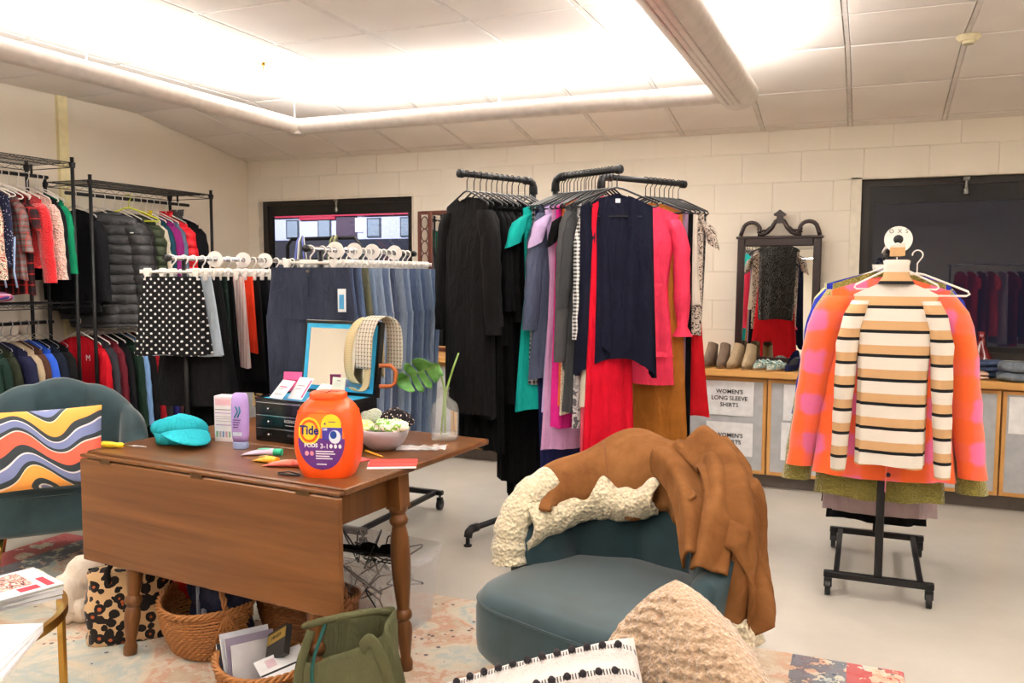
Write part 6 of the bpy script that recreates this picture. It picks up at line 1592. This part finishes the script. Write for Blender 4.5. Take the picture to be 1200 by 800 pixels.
basket('dark wicker basket behind the magazines under the table', -2.06, 2.78, R_(-12), .24, .15, .20, WKD, 'arch', 15)
# contents
nb = empty('navy_bag', (-2.36, 2.62, FZ+.13), R_(-20), 'navy printed carrier bag standing in the tall wicker basket', 'bag')
MB().grid(lambda u, v: ((.155+.02*v)*math.copysign(abs(math.cos(2*math.pi*u))**.6, math.cos(2*math.pi*u)), .085*math.copysign(abs(math.sin(2*math.pi*u))**.8, math.sin(2*math.pi*u))+.01*math.sin(11*v+5*u), -.06+.22*v+.02*math.sin(8*math.pi*u)*v), 40, 10, True).build('bag_body', fab((34, 38, 58), .5), nb)
MB().box(-.008, .002, -.10, -.09, .02, .13).build('white_print', plain('faded_print', (150, 156, 170), .6), nb, smooth=False); MB().box(.03, .055, -.10, -.09, .03, .05).build('white_print', plain('faded_print', (150, 156, 170), .6), nb, smooth=False)
for i, (dx, hh, c, l) in enumerate(((-.10, .15, (70, 72, 84), 'dark grey magazine standing leftmost in the low basket'), (-.085, .185, (206, 208, 216), 'white magazine standing second from left in the low basket'), (-.07, .17, (150, 140, 160), 'lilac-grey magazine standing third in the low basket'), (-.05, .15, (222, 222, 226), 'white booklet leaning fourth in the low basket'))):
    o = empty('magazine', (-1.93+dx, 2.38, FZ+.014), R_(-12), l, 'magazine'); o.rotation_euler = (R_(-8), R_(-26+3*i), R_(-14))
    MB().box(-.003, .003, -.10, .10, 0, hh).build('pages', PAPER, o, smooth=False); MB().box(.003, .004, -.101, .101, 0, hh+.001).build('cover', plain('cover_%d' % i, c, .4), o, smooth=False)
ob = empty('black_gold_box', (-1.92, 2.42, FZ+.15), 0, 'black and gold box leaning in the low basket', 'box'); ob.rotation_euler = (R_(-35), R_(-34), R_(-10))
MB().box(-.06, .06, -.012, .012, -.05, .06).build('box_body', plain('black_card', (24, 22, 20), .4), ob, smooth=False); MB().box(-.058, .058, -.013, -.012, .012, .05).build('gold_band', plain('gold_print', (170, 140, 60), .4, .3), ob, smooth=False)
text('MINIER', .02, plain('black_card', (24, 22, 20), .4), ob, (0, -.0134, .031), (math.pi/2, 0, 0))
fb = magazine('white brochure with a dark stripe lying in the low basket', -1.86, 2.37, FZ+.105, .13, .17, .006, R_(-30), PAPER, 'brochure', 'brochure', [(.05, .12, -.5, .5, INK), (-.4, -.1, -.3, -.1, plain('pale_pink', (220, 190, 200), .6))]); fb.rotation_euler = (R_(10), R_(18), R_(-30))
# olive tote
OL = fab((88, 88, 62)); ot = empty('olive_tote_bag', (-1.52, 2.30, FZ), R_(24), 'olive green canvas tote bag gaping open in front of the table', 'bag')
def otf(u, v):
    a = 2*math.pi*u; e = .7; c = math.copysign(abs(math.cos(a))**e, math.cos(a)); s = math.copysign(abs(math.sin(a))**e, math.sin(a))
    w_ = .17+.03*v-.05*v*v; d_ = .11*(1-.2*v)
    z = v*(.29+.07*math.sin(a+1.2))
    return (w_*c+.012*math.sin(5*a+6*v)*v-.03*v, d_*s-.01*math.sin(4*a+3*v)*v+.04*v*v, z)
MB().grid(otf, 60, 16, True).loft([[otf(k/60, 0) for k in range(60)]], True, False).build('bag_body', OL, ot, solid=.005)
roll([(-.16, .02, .33), (-.06, -.06, .385), (.06, -.04, .40), (.10, .05, .36)], (.012, .012), 'top_hem', OL, .05, 8, ot, 1.6)
roll([(.04, -.09, .30), (.08, -.13, .34), (.13, -.15, .24), (.155, -.155, .12), (.16, -.155, .01)], (.022, .022), 'shoulder_strap', OL, .03, 8, ot, .25)
roll([(-.12, -.09, .36), (-.15, -.14, .24), (-.14, -.155, .12), (-.12, -.15, .01)], (.022, .024), 'shoulder_strap', OL, .03, 8, ot, .25)
roll([(-.08, -.06, .37), (-.11, -.125, .26), (-.10, -.14, .14)], (.006, .006), 'teal_piping', fab((40, 84, 78)), .0, 6, ot)
# clear bin with hangers
CP = NT('frosted_clear_plastic').set((.90, .91, .95), .12, 0, .5, alpha=.22)
bi = empty('clear_plastic_bin', (-1.95, 3.05, FZ), R_(-6), 'clear plastic storage bin full of hangers under the table', 'bin')
BW, BD, BHt = .28, .175, .335
wl_ = [(1, 0, .86), (1, .004, .86)]
Ls = [[(x*s_, y*s_, z) for x, y in rrect(BW, BD, .03, 4)] for z, s_ in ((0, .88), (.01, .885), (.25, .98), (BHt-.03, .985), (BHt-.03, 1.03), (BHt, 1.04), (BHt, 1.0), (BHt-.02, .97), (.24, .965), (.012, .87))]
MB().loft(Ls, True, True).build('bin_body', CP, bi, sharp=45)
for sx in (-1, 1): MB().box(sx*(BW+.01)-.02, sx*(BW+.01)+.02, -.06, .06, BHt-.035, BHt-.028).build('grip', CP, bi, smooth=False)
for k, x in enumerate((-.18, -.06, .06, .18)): MB().box(x-.004, x+.004, -BD*.97-.004, -BD*.955, .03, .27).build('rib', CP, bi, smooth=False)
hb = empty('padded_hanger', (-1.93, 3.0, .325), R_(6), 'black padded hanger lying across the top of the clear bin', 'hanger')
roll([(-.2, 0, 0), (-.1, 0, .012), (0, 0, .014), (.1, 0, .012), (.2, 0, 0)], (.017, .017), 'padded_bar', fab((16, 16, 18)), .02, 8, hb)
MB().tube([(0, 0, .02), (0, 0, .07), (-.012, 0, .09), (-.01, 0, .11), (.01, 0, .115), (.018, 0, .10)], .0018, 6).build('hook', CHROME, hb)
for s in (0, 1):
    MB().lathe([(0, -.03), (.045, -.02), (.05, 0), (.035, .022), (0, .03)], 14, (.03+.09*s, 0, .02), sy=.3).build('shoulder_pad', fab((16, 16, 18)), hb)
rnd = random.Random(3)
for i in range(16):
    o = copy_tree(H_BLACK if i % 4 else H_WIRE, None, (-2.10+rnd.uniform(.0, .3), 3.05+rnd.uniform(-.08, .08), .22+rnd.uniform(-.05, .09)), None)
    for c_ in (o,): c_.scale = (.62, .62, .62)
    o.rotation_euler = (R_(rnd.uniform(-60, 60)), R_(rnd.uniform(-60, 60)+ (180 if i % 2 else 0)), R_(rnd.uniform(0, 180)))
    tag(o, 'hanger tangled inside the clear plastic bin', 'hanger', 'hangers tangled in the clear bin')

# ------------------------------------------------------------ a rack of red clothes behind the camera, seen reflected in the right window
rr = empty('rolling_rack', (2.1, -1.3, 0), 0, 'rolling rack of red and plum clothes reflected in the right window', 'clothes rack')
MB().tube([(-.95, 0, 1.68), (.95, 0, 1.68)], .014, 12).build('hanging_rail', CHROME, rr)
for s in (-1, 1):
    MB().tube([(s*.9, 0, .1), (s*.9, 0, 1.68)], .014, 12).build('upright', BLACKM, rr)
    MB().box(s*.9-.018, s*.9+.018, -.26, .26, .09, .12, .003).build('base_bar', BLACKM, rr, smooth=False)
    for q in (-1, 1): caster(rr, s*.9, q*.24)
cols = [(150, 20, 34), (186, 28, 40), (110, 30, 60), (206, 60, 60), (180, 160, 170), (120, 20, 30), (90, 30, 60), (196, 30, 44), (140, 60, 70), (160, 24, 36), (40, 38, 60), (170, 30, 50)]
nm_ = ['dark red', 'scarlet', 'plum', 'coral red', 'pale lilac', 'maroon', 'grape purple', 'cherry red', 'dusty rose', 'brick red', 'navy', 'raspberry']
for i, (c_, n_) in enumerate(zip(cols, nm_)):
    G('dress', '%s dress on the rack reflected in the right window' % n_, 'dress', (1.35+i*.135, -1.3, 1.70), R_(70), fab(c_), L=1.0+.12*(i % 3), hem=.24, sleeve='short' if i % 2 else None, d=.04)
    hang_hanger(H_WHITE, (1.35+i*.135, -1.3, 1.70), R_(70), hl_('white', '%s dress reflected in the right window' % n_), 'white hangers on the reflected rack')
